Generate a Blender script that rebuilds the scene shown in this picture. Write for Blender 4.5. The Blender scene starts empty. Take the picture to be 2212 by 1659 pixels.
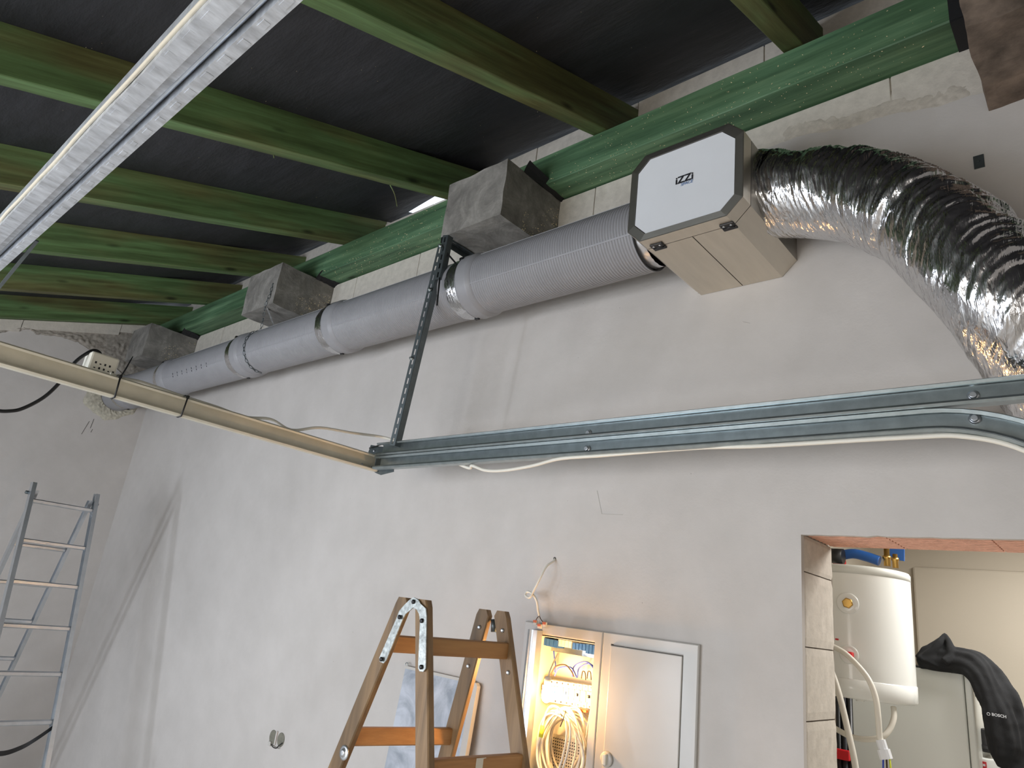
import bpy, bmesh, math, random
from mathutils import Vector, Matrix, noise
random.seed(7)
scene = bpy.context.scene
COL = scene.collection
# ------------------------------------------------------------------ camera
FPX, CX, CY = 1475.0, 1106.0, 829.5
CAM = Vector((0.0, -2.4, 1.68))
RT = Vector((0.74699, 0.654071, 0.11915)).normalized()
FW = Vector((-0.653476, 0.689352, 0.312671)).normalized()
UP = RT.cross(FW).normalized()
cam_d = bpy.data.cameras.new('camera')
cam_d.sensor_fit = 'HORIZONTAL'; cam_d.sensor_width = 36.0
cam_d.lens = FPX / 2212.0 * 36.0; cam_d.clip_start = 0.02
cam = bpy.data.objects.new('camera', cam_d); COL.objects.link(cam)
M = Matrix((RT, UP, -FW)).transposed().to_4x4(); M.translation = CAM
cam.matrix_world = M
scene.camera = cam
# ------------------------------------------------------------------ view
vs = scene.view_settings
vs.view_transform = 'Standard'; vs.look = 'None'; vs.gamma = 1.0
vs.use_curve_mapping = False; vs.exposure = -0.34
# ------------------------------------------------------------------ world
w = bpy.data.worlds.new('sky'); scene.world = w; w.use_nodes = True
bg = w.node_tree.nodes['Background']
bg.inputs['Color'].default_value = (0.80, 0.90, 1.0, 1); bg.inputs['Strength'].default_value = 2.0
# ------------------------------------------------------------------ daylight and added warm fill in the window openings of the low front wall
FRONT_Y = -4.9
def area(name, loc, rot, sx, sy, power, col):
    l = bpy.data.lights.new(name, 'AREA'); l.shape = 'RECTANGLE'; l.size = sx; l.size_y = sy
    l.energy = power; l.color = col
    o = bpy.data.objects.new(name, l); COL.objects.link(o); o.location = loc; o.rotation_euler = rot
    return o
R90 = math.pi / 2
WINDOWS = [(-5.25, -5.05, 0.9, 1.4), (-4.3, -2.2, 0.3, 2.0), (-1.9, -1.1, 0.85, 2.0), (-0.9, 0.1, 0.85, 2.0)]   # x0 x1 z0 z1; last two are unseen openings added as warm fill
WPOW = [46, 136, 38, 20]
WCOL = [(0.80, 0.87, 1.0), (0.82, 0.89, 1.0), (1.0, 0.955, 0.90), (1.0, 0.90, 0.78)]
for (x0, x1, z0, z1), pw, wc in zip(WINDOWS, WPOW, WCOL):
    area('window_and_fill_light', ((x0 + x1) / 2, FRONT_Y + 0.06, (z0 + z1) / 2), (R90, 0, 0), x1 - x0, z1 - z0, pw, wc)
SIDEWIN = (-3.95, -3.45, 0.9, 1.4)      # small window in the right wall: y0 y1 z0 z1
area('window_and_fill_light', (1.54, -3.7, 1.15), (0, R90, 0), 0.5, 0.5, 11, (1.0, 0.96, 0.90))
area('utility_ceiling_lamp', (-0.1, 1.0, 2.42), (0, 0, 0), 0.6, 0.6, 36, (1.0, 0.98, 0.945))

# ================================================================== helpers
def ray(px, py):
    return FW + RT * ((px - CX) / FPX) - UP * ((py - CY) / FPX)
def at(ax, v, px, py):
    d = ray(px, py); t = (v - CAM[ax]) / d[ax]
    return CAM + d * t
def aty(px, py, y): return at(1, y, px, py)
def S(r, g, b):
    f = lambda c: (c / 255 / 12.92) if c / 255 <= 0.04045 else ((c / 255 + 0.055) / 1.055) ** 2.4
    return (f(r), f(g), f(b), 1.0)

class MB:
    def __init__(s): s.v = []; s.f = []; s.sm = []
    def add(s, vs, fs, smooth=False):
        n = len(s.v); s.v += [Vector(p) for p in vs]
        s.f += [tuple(i + n for i in f) for f in fs]; s.sm += [smooth] * len(fs); return s
    def box(s, x0, x1, y0, y1, z0, z1):
        v = [(x, y, z) for x in (x0, x1) for y in (y0, y1) for z in (z0, z1)]
        return s.add(v, [(0, 1, 3, 2), (4, 6, 7, 5), (0, 4, 5, 1), (2, 3, 7, 6), (0, 2, 6, 4), (1, 5, 7, 3)])
    def bbox(s, x0, x1, y0, y1, z0, z1, b):        # box with chamfered vertical and horizontal edges
        bm = bmesh.new(); bmesh.ops.create_cube(bm, size=1)
        for v in bm.verts:
            v.co = Vector(((x0 + x1) / 2 + v.co.x * (x1 - x0), (y0 + y1) / 2 + v.co.y * (y1 - y0), (z0 + z1) / 2 + v.co.z * (z1 - z0)))
        bmesh.ops.bevel(bm, geom=bm.edges[:], offset=b, segments=2, affect='EDGES', profile=0.5)
        bm.verts.index_update()
        s.add([v.co.copy() for v in bm.verts], [tuple(v.index for v in f.verts) for f in bm.faces]); bm.free(); return s
    def beam(s, p0, p1, w, h, up=(0, 0, 1), b=0.0):      # bar from p0 to p1; w across, h along up
        p0 = Vector(p0); p1 = Vector(p1); d = (p1 - p0).normalized(); up = Vector(up)
        sd = d.cross(up).normalized(); u = sd.cross(d).normalized()
        if b <= 0: prof = [(-w / 2, -h / 2), (w / 2, -h / 2), (w / 2, h / 2), (-w / 2, h / 2)]
        else:
            a, c = w / 2, h / 2
            prof = [(-a + b, -c), (a - b, -c), (a, -c + b), (a, c - b), (a - b, c), (-a + b, c), (-a, c - b), (-a, -c + b)]
        n = len(prof)
        v = [p0 + sd * a + u * c for a, c in prof] + [p1 + sd * a + u * c for a, c in prof]
        f = [(i, (i + 1) % n, n + (i + 1) % n, n + i) for i in range(n)] + [tuple(range(n))[::-1], tuple(range(n, 2 * n))]
        return s.add(v, f)
    def tube(s, path, r, seg=10, cap=True, closed=False):
        path = [Vector(p) for p in path]; n = len(path); rr = r if isinstance(r, (list, tuple)) else [r] * n
        rings = []; ref = None
        for i, p in enumerate(path):
            if closed: t = path[(i + 1) % n] - path[i - 1]
            else: t = path[min(i + 1, n - 1)] - path[max(i - 1, 0)]
            t = t.normalized() if t.length > 1e-9 else Vector((1, 0, 0))
            if ref is None:
                ref = Vector((0, 0, 1)) if abs(t.z) < 0.9 else Vector((0, 1, 0))
            a = (ref - t * ref.dot(t)).normalized(); ref = a; b = t.cross(a)
            rings.append([p + (a * math.cos(k * 2 * math.pi / seg) + b * math.sin(k * 2 * math.pi / seg)) * rr[i] for k in range(seg)])
        v = [q for rg in rings for q in rg]; f = []
        for i in range(n if closed else n - 1):
            j = (i + 1) % n
            for k in range(seg):
                f.append((i * seg + k, i * seg + (k + 1) % seg, j * seg + (k + 1) % seg, j * seg + k))
        s.add(v, f, True)
        if cap and not closed:
            m = len(s.v) - len(v)
            s.f += [tuple(m + k for k in range(seg))[::-1], tuple(m + (n - 1) * seg + k for k in range(seg))]; s.sm += [False, False]
        return s
    def lathe(s, prof, org, ax, seg=32, ends=True, smooth=True):   # prof: (distance along ax, radius)
        org = Vector(org); ax = Vector(ax).normalized()
        a = ax.orthogonal().normalized(); b = ax.cross(a)
        v = []
        for t, r in prof:
            for k in range(seg):
                g = 2 * math.pi * k / seg; v.append(org + ax * t + (a * math.cos(g) + b * math.sin(g)) * r)
        n = len(prof)
        f = [(i * seg + k, i * seg + (k + 1) % seg, (i + 1) * seg + (k + 1) % seg, (i + 1) * seg + k) for i in range(n - 1) for k in range(seg)]
        m = len(s.v); s.add(v, f, smooth)
        if ends:
            s.f += [tuple(m + k for k in range(seg))[::-1], tuple(m + (n - 1) * seg + k for k in range(seg))]; s.sm += [False, False]
        return s
    def prism(s, poly, d):           # poly: list of 3D points, d: extrusion vector
        d = Vector(d); poly = [Vector(p) for p in poly]; n = len(poly)
        return s.add(poly + [p + d for p in poly], [(i, (i + 1) % n, n + (i + 1) % n, n + i) for i in range(n)] + [tuple(range(n))[::-1], tuple(range(n, 2 * n))])
    def strip(s, pl, d, th):         # thin sheet of polyline profile pl (3D points) extruded by d, given thickness th (in plane)
        pl = [Vector(p) for p in pl]; d = Vector(d); dn = d.normalized(); n = len(pl); off = []
        for i in range(n):
            t = (pl[min(i + 1, n - 1)] - pl[max(i - 1, 0)]).normalized(); off.append(pl[i] + t.cross(dn).normalized() * th)
        ring = pl + off[::-1]; m = len(ring)
        return s.add(ring + [p + d for p in ring], [(i, (i + 1) % m, m + (i + 1) % m, m + i) for i in range(m)]
                     + [(i, i + 1, m - 2 - i, m - 1 - i) for i in range(n - 1)] + [(m + i, m + m - 1 - i, m + m - 2 - i, m + i + 1) for i in range(n - 1)])
    def grid(s, fn, nu, nv, smooth=True, cu=False):
        v = [fn(i, j) for i in range(nu) for j in range(nv)]
        f = [(i * nv + j, i * nv + (j + 1) % nv, ((i + 1) % nu) * nv + (j + 1) % nv, ((i + 1) % nu) * nv + j)
             for i in range(nu if cu == 'u' else nu - 1) for j in range(nv if cu == 'v' else nv - 1)]
        return s.add(v, f, smooth)
    def build(s, name, mat, parent=None, origin=None, fix=True):
        vs_ = s.v
        if parent is not None: o0 = WORLD[parent.name]
        elif origin is not None: o0 = Vector(origin)
        else:
            o0 = Vector(((min(p.x for p in vs_) + max(p.x for p in vs_)) / 2, (min(p.y for p in vs_) + max(p.y for p in vs_)) / 2, min(p.z for p in vs_)))
        me = bpy.data.meshes.new(name)
        me.from_pydata([p - o0 for p in vs_], [], s.f)
        me.polygons.foreach_set('use_smooth', s.sm)
        if fix:
            bm = bmesh.new(); bm.from_mesh(me); bmesh.ops.recalc_face_normals(bm, faces=bm.faces[:]); bm.to_mesh(me); bm.free()
        me.update()
        o = bpy.data.objects.new(name, me); COL.objects.link(o)
        if mat: me.materials.append(mat)
        if parent is not None: o.parent = parent; WORLD[o.name] = o0
        else: o.location = o0; WORLD[o.name] = o0
        return o
WORLD = {}
def tag(o, label=None, cat=None, group=None, kind=None):
    if label: o['label'] = label
    if cat: o['category'] = cat
    if group: o['group'] = group
    if kind: o['kind'] = kind
    return o
def thing(name, loc, label, cat, group=None):
    o = bpy.data.objects.new(name, None); COL.objects.link(o); o.location = loc; o.empty_display_size = 0.05
    WORLD[o.name] = Vector(loc); return tag(o, label, cat, group)
def bez(pts, n=8):                   # Catmull-Rom through points
    pts = [Vector(p) for p in pts]; out = []
    for i in range(len(pts) - 1):
        p0 = pts[max(i - 1, 0)]; p1 = pts[i]; p2 = pts[i + 1]; p3 = pts[min(i + 2, len(pts) - 1)]
        for k in range(n):
            t = k / n
            out.append(0.5 * ((2 * p1) + (p2 - p0) * t + (2 * p0 - 5 * p1 + 4 * p2 - p3) * t * t + (3 * p1 - p0 - 3 * p2 + p3) * t ** 3))
    out.append(pts[-1]); return out
def nz(p, s=1.0): return noise.noise(Vector(p) * s)

# ================================================================== materials
def new_mat(name):
    m = bpy.data.materials.new(name); m.use_nodes = True
    return m, m.node_tree.nodes, m.node_tree.links, m.node_tree.nodes['Principled BSDF']
def ramp(N, stops):
    r = N.new('ShaderNodeValToRGB'); e = r.color_ramp.elements
    while len(e) < len(stops): e.new(0.5)
    for k, (p, c) in enumerate(stops): e[k].position = p; e[k].color = c
    return r
def tex(N, L, kind, scale, detail=4, rough=0.55, vec=None, sc3=None, tilt=0.0):
    t = N.new('ShaderNodeTexNoise' if kind == 'n' else 'ShaderNodeTexVoronoi')
    t.inputs['Scale'].default_value = scale
    if kind == 'n': t.inputs['Detail'].default_value = detail; t.inputs['Roughness'].default_value = rough
    tc = N.new('ShaderNodeTexCoord'); src = tc.outputs['Object']
    if tilt:
        vr = N.new('ShaderNodeVectorRotate'); vr.rotation_type = 'X_AXIS'; vr.inputs['Angle'].default_value = tilt; L.new(src, vr.inputs['Vector']); src = vr.outputs['Vector']
    if sc3:
        mp = N.new('ShaderNodeMapping'); mp.inputs['Scale'].default_value = sc3; L.new(src, mp.inputs['Vector']); src = mp.outputs['Vector']
    L.new(src, t.inputs['Vector']); return t
def mixc(N, L, fac, a, b, mode='MIX'):
    m = N.new('ShaderNodeMix'); m.data_type = 'RGBA'; m.blend_type = mode
    for k, x in ((0, fac), (6, a), (7, b)):
        if hasattr(x, 'links') or hasattr(x, 'is_linked'): L.new(x, m.inputs[k])
        else: m.inputs[k].default_value = x
    return m.outputs[2]
def bump(N, L, B, h, strength, dist):
    b = N.new('ShaderNodeBump'); b.inputs['Strength'].default_value = strength; b.inputs['Distance'].default_value = dist
    L.new(h, b.inputs['Height'])
    if B.inputs['Normal'].is_linked: L.new(B.inputs['Normal'].links[0].from_socket, b.inputs['Normal'])
    L.new(b.outputs['Normal'], B.inputs['Normal']); return b
def plain(name, col, rough=0.5, metal=0.0, var=0.0, vs_=20, bmp=0.0, bs=200, emit=None, es=0, spec=None, sc3=None):
    m, N, L, B = new_mat(name)
    B.inputs['Base Color'].default_value = col; B.inputs['Roughness'].default_value = rough; B.inputs['Metallic'].default_value = metal
    if spec is not None: B.inputs['Specular IOR Level'].default_value = spec
    if var:
        t = tex(N, L, 'n', vs_, 5, 0.6, sc3=sc3)
        lo = tuple(c * (1 - var) for c in col[:3]) + (1,); hi = tuple(min(1, c * (1 + var)) for c in col[:3]) + (1,)
        r = ramp(N, [(0.3, lo), (0.7, hi)]); L.new(t.outputs['Fac'], r.inputs['Fac']); L.new(r.outputs['Color'], B.inputs['Base Color'])
    if bmp:
        t = tex(N, L, 'n', bs, 4, 0.6, sc3=sc3); bump(N, L, B, t.outputs['Fac'], bmp, 0.002)
    if emit: B.inputs['Emission Color'].default_value = emit; B.inputs['Emission Strength'].default_value = es
    return m
def wood_mat(name, c_dark, c_mid, c_lite, axis='y', rough=0.62, knots=True, seed=0.0, tilt=0.0, patch=None):
    m, N, L, B = new_mat(name)
    along, across = 0.9, 16.0
    sc = {'x': (along, across, across), 'y': (across, along, across), 'z': (across, across, along)}[axis]
    g = tex(N, L, 'n', 1.6, 6, 0.62, sc3=sc, tilt=tilt)
    tc = N.new('ShaderNodeTexCoord'); oi = N.new('ShaderNodeObjectInfo')
    big = tex(N, L, 'n', 1.3, 3, 0.5, sc3={'x': (.8, 4, 4), 'y': (4, .8, 4), 'z': (4, 4, .8)}[axis], tilt=tilt)
    for t in (g, big):      # each piece its own cut of the grain
        va = N.new('ShaderNodeVectorMath'); va.operation = 'ADD'
        src = t.inputs['Vector'].links[0].from_socket; cmb = N.new('ShaderNodeCombineXYZ')
        mu = N.new('ShaderNodeMath'); mu.operation = 'MULTIPLY'; mu.inputs[1].default_value = 37.0 + seed
        L.new(oi.outputs['Random'], mu.inputs[0])
        for k in range(3): L.new(mu.outputs[0], cmb.inputs[k])
        L.new(src, va.inputs[0]); L.new(cmb.outputs[0], va.inputs[1]); L.new(va.outputs[0], t.inputs['Vector'])
    r = ramp(N, [(0.28, c_dark), (0.5, c_mid), (0.75, c_lite)]); L.new(g.outputs['Fac'], r.inputs['Fac'])
    col = mixc(N, L, 0.0, r.outputs['Color'], c_mid)
    rb = ramp(N, [(0.35, (0.72, 0.72, 0.62, 1)), (0.65, (1.18, 1.22, 1.22, 1))]); L.new(big.outputs['Fac'], rb.inputs['Fac'])
    col = mixc(N, L, 1.0, r.outputs['Color'], rb.outputs['Color'], 'MULTIPLY')
    if patch:
        pr_ = ramp(N, [(0.36, (0, 0, 0, 1)), (0.54, (1, 1, 1, 1))]); L.new(big.outputs['Fac'], pr_.inputs['Fac']); col = mixc(N, L, pr_.outputs['Color'], col, mixc(N, L, 1.0, r.outputs['Color'], patch, 'MULTIPLY'))
    if knots:
        v = tex(N, L, 'v', 1.7, sc3={'x': (.9, 3.0, 3.0), 'y': (3.2, .9, 3.2), 'z': (3.2, 3.2, .9)}[axis], tilt=tilt)
        kr = ramp(N, [(0.035, (0.25, 0.25, 0.2, 1)), (0.10, (1, 1, 1, 1))]); L.new(v.outputs['Distance'], kr.inputs['Fac'])
        col = mixc(N, L, 1.0, col, kr.outputs['Color'], 'MULTIPLY')
    L.new(col, B.inputs['Base Color']); B.inputs['Roughness'].default_value = rough
    bump(N, L, B, g.outputs['Fac'], 0.35, 0.003)
    return m
# plaster: light grey, faint clouding, small pits
m, N, L, B = new_mat('plaster')
t1 = tex(N, L, 'n', 0.9, 5, 0.6); t2 = tex(N, L, 'n', 7, 5, 0.6); t3 = tex(N, L, 'v', 9)
r1 = ramp(N, [(0.3, S(191, 186, 181)), (0.7, S(207, 202, 197))]); L.new(t1.outputs['Fac'], r1.inputs['Fac'])
r2 = ramp(N, [(0.35, (0.955, 0.955, 0.95, 1)), (0.65, (1, 1, 1, 1))]); L.new(t2.outputs['Fac'], r2.inputs['Fac'])
r3 = ramp(N, [(0.012, (0.55, 0.52, 0.5, 1)), (0.022, (1, 1, 1, 1))]); L.new(t3.outputs['Distance'], r3.inputs['Fac'])
c = mixc(N, L, 1.0, r1.outputs['Color'], r2.outputs['Color'], 'MULTIPLY'); c = mixc(N, L, 1.0, c, r3.outputs['Color'], 'MULTIPLY')
L.new(c, B.inputs['Base Color']); B.inputs['Roughness'].default_value = 0.85
tb = tex(N, L, 'n', 3.0, 6, 0.55); bump(N, L, B, tb.outputs['Fac'], 0.35, 0.02)
tb = tex(N, L, 'n', 160, 3, 0.6); bump(N, L, B, tb.outputs['Fac'], 0.12, 0.002)
PLASTER = m
AAC = plain('aerated_concrete', S(204, 197, 186), 0.95, var=0.10, vs_=26, bmp=0.6, bs=90)
m, N, L, B = AAC, AAC.node_tree.nodes, AAC.node_tree.links, AAC.node_tree.nodes['Principled BSDF']
MORTAR_D = plain('dark_mortar', S(156, 149, 139), 0.98, var=0.3, vs_=34, bmp=0.9, bs=60)
MORTAR = plain('rough_mortar', S(196, 188, 176), 0.98, var=0.12, vs_=34, bmp=0.9, bs=60)
m, N, L, B = new_mat('concrete')
t1 = tex(N, L, 'n', 5, 8, 0.65); t2 = tex(N, L, 'n', 22, 8, 0.7); t3 = tex(N, L, 'v', 26)
t1.inputs['Distortion'].default_value = 1.6
r1 = ramp(N, [(0.32, S(106, 103, 98)), (0.55, S(136, 133, 127)), (0.72, S(162, 158, 151))]); L.new(t1.outputs['Fac'], r1.inputs['Fac'])
r2 = ramp(N, [(0.3, (0.8, 0.8, 0.8, 1)), (0.7, (1.1, 1.1, 1.1, 1))]); L.new(t2.outputs['Fac'], r2.inputs['Fac'])
c = mixc(N, L, 1.0, r1.outputs['Color'], r2.outputs['Color'], 'MULTIPLY'); L.new(c, B.inputs['Base Color'])
B.inputs['Roughness'].default_value = 0.9; bump(N, L, B, t2.outputs['Fac'], 0.5, 0.006); bump(N, L, B, t1.outputs['Fac'], 0.4, 0.01)
CONCRETE = m
OLDCONC = plain('stained_concrete', S(112, 98, 86), 0.95, var=0.55, vs_=9, bmp=0.8, bs=40)
m, N, L, B = new_mat('roof_membrane')
t1 = tex(N, L, 'n', 3.5, 5, 0.6, sc3=(1, 3, 1)); t2 = tex(N, L, 'v', 6)
r1 = ramp(N, [(0.3, S(30, 31, 35)), (0.7, S(44, 45, 50))]); L.new(t1.outputs['Fac'], r1.inputs['Fac']); L.new(r1.outputs['Color'], B.inputs['Base Color'])
B.inputs['Roughness'].default_value = 0.6; bump(N, L, B, t1.outputs['Fac'], 0.5, 0.02)
tb = tex(N, L, 'n', 60, 4, 0.6); bump(N, L, B, tb.outputs['Fac'], 0.2, 0.002)
MEMBRANE = m
RAFTER_W = wood_mat('green_rafter_wood', S(74, 72, 40), S(104, 104, 64), S(134, 138, 92), 'y', tilt=-math.atan(0.35), patch=(0.62, 1.08, 0.98, 1))
PLATE_W = wood_mat('green_beam_wood', S(50, 78, 56), S(80, 112, 82), S(112, 142, 108), 'x', seed=3)
LADDER_W = wood_mat('ladder_wood', S(98, 76, 52), S(132, 104, 74), S(158, 126, 90), 'z', rough=0.5, knots=False)
RUNG_W = wood_mat('rung_wood', S(150, 104, 62), S(178, 128, 80), S(196, 148, 96), 'y', rough=0.5, knots=False)
BITUMEN = plain('bitumen', S(22, 22, 24), 0.75, bmp=0.4, bs=80)
DUCT_P = plain('grey_plastic', S(147, 147, 150), 0.42, var=0.05, vs_=8, spec=0.4)
STEEL = plain('brushed_steel', S(214, 206, 192), 0.40, 1.0, var=0.05, vs_=9, bmp=0.04, bs=40, sc3=(3, .4, 1))
STEEL_D = plain('frame_steel', S(176, 173, 166), 0.42, 1.0, var=0.06, vs_=10)
GALV = plain('galvanised', S(166, 176, 178), 0.31, 0.88, var=0.14, vs_=22)
GALV_RAIL = plain('galvanised_rail', S(206, 211, 218), 0.36, 0.55, var=0.28, vs_=26, sc3=(2.2, .8, 1))
BARMET = plain('crossbar_metal', S(208, 203, 186), 0.45, 0.15, var=0.08, vs_=9)
HANGMET = plain('slotted_steel', S(104, 112, 114), 0.42, 0.8, var=0.12, vs_=30)
ALU = plain('aluminium', S(204, 208, 212), 0.33, 0.9, var=0.08, vs_=14)
WHITE_PL = plain('white_panel', S(226, 229, 233), 0.38, var=0.02, vs_=5)
BLACK = plain('black_plastic', S(20, 20, 22), 0.4)
WHITE_CB = plain('white_cable', S(226, 222, 210), 0.5)
CREAM = plain('cream_plastic', S(226, 222, 208), 0.45)
CAB = plain('cabinet_paint', S(192, 189, 183), 0.35, var=0.02, vs_=4)
ENAMEL = plain('white_enamel', S(236, 238, 234), 0.16)
ENAMEL_G = plain('grey_white_paint', S(214, 216, 210), 0.4)
BRASS = plain('brass', S(200, 160, 90), 0.3, 1.0)
BLUE = plain('blue_plastic', S(40, 90, 160), 0.45)
BLUE_W = plain('blue_wire', S(60, 84, 190), 0.45)
BROWN_W = plain('brown_wire', S(70, 48, 36), 0.5)
ORANGE = plain('orange_plastic', S(226, 110, 48), 0.4)
RED = plain('red_plastic', S(205, 30, 40), 0.4)
FOAM = plain('pu_foam', S(186, 181, 165), 0.95, var=0.25, vs_=40, bmp=0.8, bs=60)
CHIP = plain('foam_chip', S(232, 214, 170), 0.9)
YELLOW = plain('yellow_sleeve', S(214, 220, 60), 0.5)
INK = plain('dark_print', S(32, 33, 40), 0.5)
INK_B = plain('blue_print', S(110, 140, 185), 0.5)
PRINTGREY = plain('pale_print', S(190, 192, 196), 0.6)
JACKET = plain('black_cloth', S(25, 26, 28), 0.95, var=0.2, vs_=20, bmp=0.5, bs=300)
WALL_U = plain('utility_wall_paint', S(190, 181, 166), 0.85, bmp=0.1, bs=120)
CLAY = plain('fired_clay', S(226, 172, 146), 0.9, var=0.18, vs_=30, bmp=0.4, bs=90)
FLOORM = plain('concrete_floor', S(230, 226, 219), 0.85, var=0.06, vs_=2)
m, N, L, B = new_mat('aluminium_foil')
B.inputs['Base Color'].default_value = S(214, 214, 216); B.inputs['Metallic'].default_value = 1.0; B.inputs['Roughness'].default_value = 0.17
t1 = tex(N, L, 'n', 24, 3, 0.55, sc3=(3.0, 1, 0.6)); t1.inputs['Distortion'].default_value = 0.4; bump(N, L, B, t1.outputs['Fac'], 0.5, 0.010)
t1 = tex(N, L, 'n', 110, 3, 0.6); bump(N, L, B, t1.outputs['Fac'], 0.15, 0.002)
FOIL = m
FOIL_R = plain('dull_foil', S(216, 216, 218), 0.38, 0.9, bmp=0.5, bs=50)
m, N, L, B = new_mat('film_covered_sheet')
t1 = tex(N, L, 'n', 5, 5, 0.6); t1.inputs['Distortion'].default_value = 1.5
r1 = ramp(N, [(0.35, S(150, 158, 168)), (0.6, S(196, 202, 212))]); L.new(t1.outputs['Fac'], r1.inputs['Fac']); L.new(r1.outputs['Color'], B.inputs['Base Color'])
B.inputs['Roughness'].default_value = 0.22; bump(N, L, B, t1.outputs['Fac'], 0.3, 0.01)
FILM = m
BULB = plain('lamp_glow', S(255, 225, 170), 0.4, emit=(1.0, 0.55, 0.20, 1), es=680)

# ================================================================== structure
LX = -7.24            # left wall face
RX = 1.6              # right wall face
WT = 0.33             # back wall thickness
DX0, DX1, DZ = -0.845, 0.35, 2.04          # doorway
KX0, KX1, KZ0, KZ1 = -1.965, -1.235, 0.55, 1.60   # cabinet recess
FZ = -0.12            # floor level
BY = 0.014            # bare block face (plaster proud of it to y = 0)
# floor
tag(MB().box(LX - 0.3, RX + 0.3, FRONT_Y - 0.3, WT, FZ - 0.15, FZ).build('floor', FLOORM), kind='structure')
tag(MB().box(-1.4, 1.4, WT, 2.3, FZ - 0.15, FZ).build('floor_utility', FLOORM), kind='structure')
# back wall core
mb = MB(); ZT = 4.28; cy = BY + 0.01; YU = 0.125   # above the beam seat the wall steps back to YU
mb.box(LX - 0.3, KX0, cy, WT, FZ, 3.4); mb.box(KX1, DX0 - 0.012, cy, WT, FZ, 3.4)
mb.box(KX0, KX1, cy, WT, FZ, KZ0); mb.box(KX0, KX1, cy, WT, KZ1, 3.4); mb.box(KX0, KX1, 0.16, WT, KZ0, KZ1)
mb.box(DX0 - 0.012, DX1, cy, WT, DZ + 0.03, 3.4); mb.box(DX1, RX + 0.3, cy, WT, FZ, 3.4); mb.box(LX - 0.3, RX + 0.3, cy, WT, 3.4, 3.806); mb.box(LX - 0.3, -3.89, YU + .01, WT, 3.806, 4.36); mb.box(-2.89, RX + 0.3, YU + .01, WT, 3.806, 4.36); mb.box(-3.89, -2.89, YU + .01, WT, 3.806, ZT)
wall_back = tag(mb.build('wall_back', AAC), kind='structure')
# bare aerated blocks above the plaster line
for z0, z1, yb0, joints in ((3.40, 3.804, BY, [-7.24, -6.65, -5.96, -5.3, -4.62, -3.94, -3.25, -2.56, -1.87, -1.18, -0.49, 0.2, 0.9, 1.6]),
                            (3.96, 4.28, YU, [-7.24, -6.9, -6.3, -5.75, -5.1, -4.4, -3.89, -3.35, -2.89, -2.43, -1.72, -1.03, -0.3, 0.6, 1.6])):
    for a, b in zip(joints[:-1], joints[1:]):
        MB().bbox(a + 0.0025, b - 0.0025, yb0 + random.uniform(-.0015, .0015), yb0 + 0.08, z0, (z1 if z0 < 3.9 or -3.9 < (a + b) / 2 < -2.88 else 4.36), 0.003).build('aerated_block', AAC, wall_back)
# plaster coat with ragged top edge
def ptop(x):
    base = 3.44 if x < -1.4 else (3.66 if x < -0.84 else 3.66 + (x + 0.84) * -0.14)
    if -1.4 <= x < -1.2: base = 3.44 + (x + 1.4) * 1.1
    return base + 0.016 * nz((x * 7, 3.1, 0)) + 0.010 * nz((x * 31, 1.7, 0))
mb = MB(); xs = []
x = LX
while x < RX: xs.append(x); x += 0.03
for e in (KX0, KX1, DX0, DX1, RX): xs.append(e)
xs = sorted(set(round(v, 4) for v in xs))
for a, b in zip(xs[:-1], xs[1:]):
    if b - a < 1e-3: continue
    mid = (a + b) / 2; segs = [(FZ, None)]
    if KX0 < mid < KX1: segs = [(FZ, KZ0), (KZ1, None)]
    if DX0 < mid < DX1: segs = [(DZ, None)]
    for z0, z1 in segs:
        ja = 0.004 * nz((a * 40, 9, 2)) if z0 == DZ else 0; jb = 0.004 * nz((b * 40, 9, 2)) if z0 == DZ else 0
        za = z1 if z1 else ptop(a); zb = z1 if z1 else ptop(b)
        n = len(mb.v)
        mb.add([(a, 0, z0 + ja), (b, 0, z0 + jb), (b, 0, zb), (a, 0, za), (b, cy, zb + 0.012), (a, cy, za + 0.012), (b, cy, z0 + jb), (a, cy, z0 + ja)],
               [(0, 1, 2, 3), (3, 2, 4, 5), (0, 7, 6, 1)])
for (xx, z0, z1) in ((DX0, FZ, DZ), (DX1, FZ, DZ), (KX0, KZ0, KZ1), (KX1, KZ0, KZ1)):
    mb.add([(xx, 0, z0), (xx, 0, z1), (xx, cy, z1), (xx, cy, z0)], [(0, 1, 2, 3)])
mb.build('plaster_coat', PLASTER, wall_back, fix=False)
# crumbly mortar band where the plaster peters out, right of the fan unit and over the duct
def mortar_band(x0, x1, zc, hw, amp, name, nx, nzv):
    def fn(i, j):
        x = x0 + (x1 - x0) * i / (nx - 1); q = j / (nzv - 1) * 2 - 1
        z = zc(x) + q * hw * (1 + 0.35 * nz((x * 9, 5, 0)))
        e = (1 - q * q) * min(1, 8 * i / (nx - 1), 8 * (1 - i / (nx - 1)))
        d = e * (0.35 + abs(nz((x * 22, z * 30, 1.0))) * 1.0 + abs(nz((x * 55, z * 60, 4.0))) * 0.5) * amp
        return (x, BY + 0.012 - d - 0.012 * e, z)
    MB().grid(fn, nx, nzv).build(name, MORTAR, wall_back, fix=False)
mortar_band(-0.98, -0.16, lambda x: ptop(x) + 0.02, 0.11, 0.006, 'mortar_smear', 150, 26)
mortar_band(-3.9, -2.54, lambda x: 3.47, 0.06, 0.009, 'mortar_smear', 160, 18)
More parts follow.
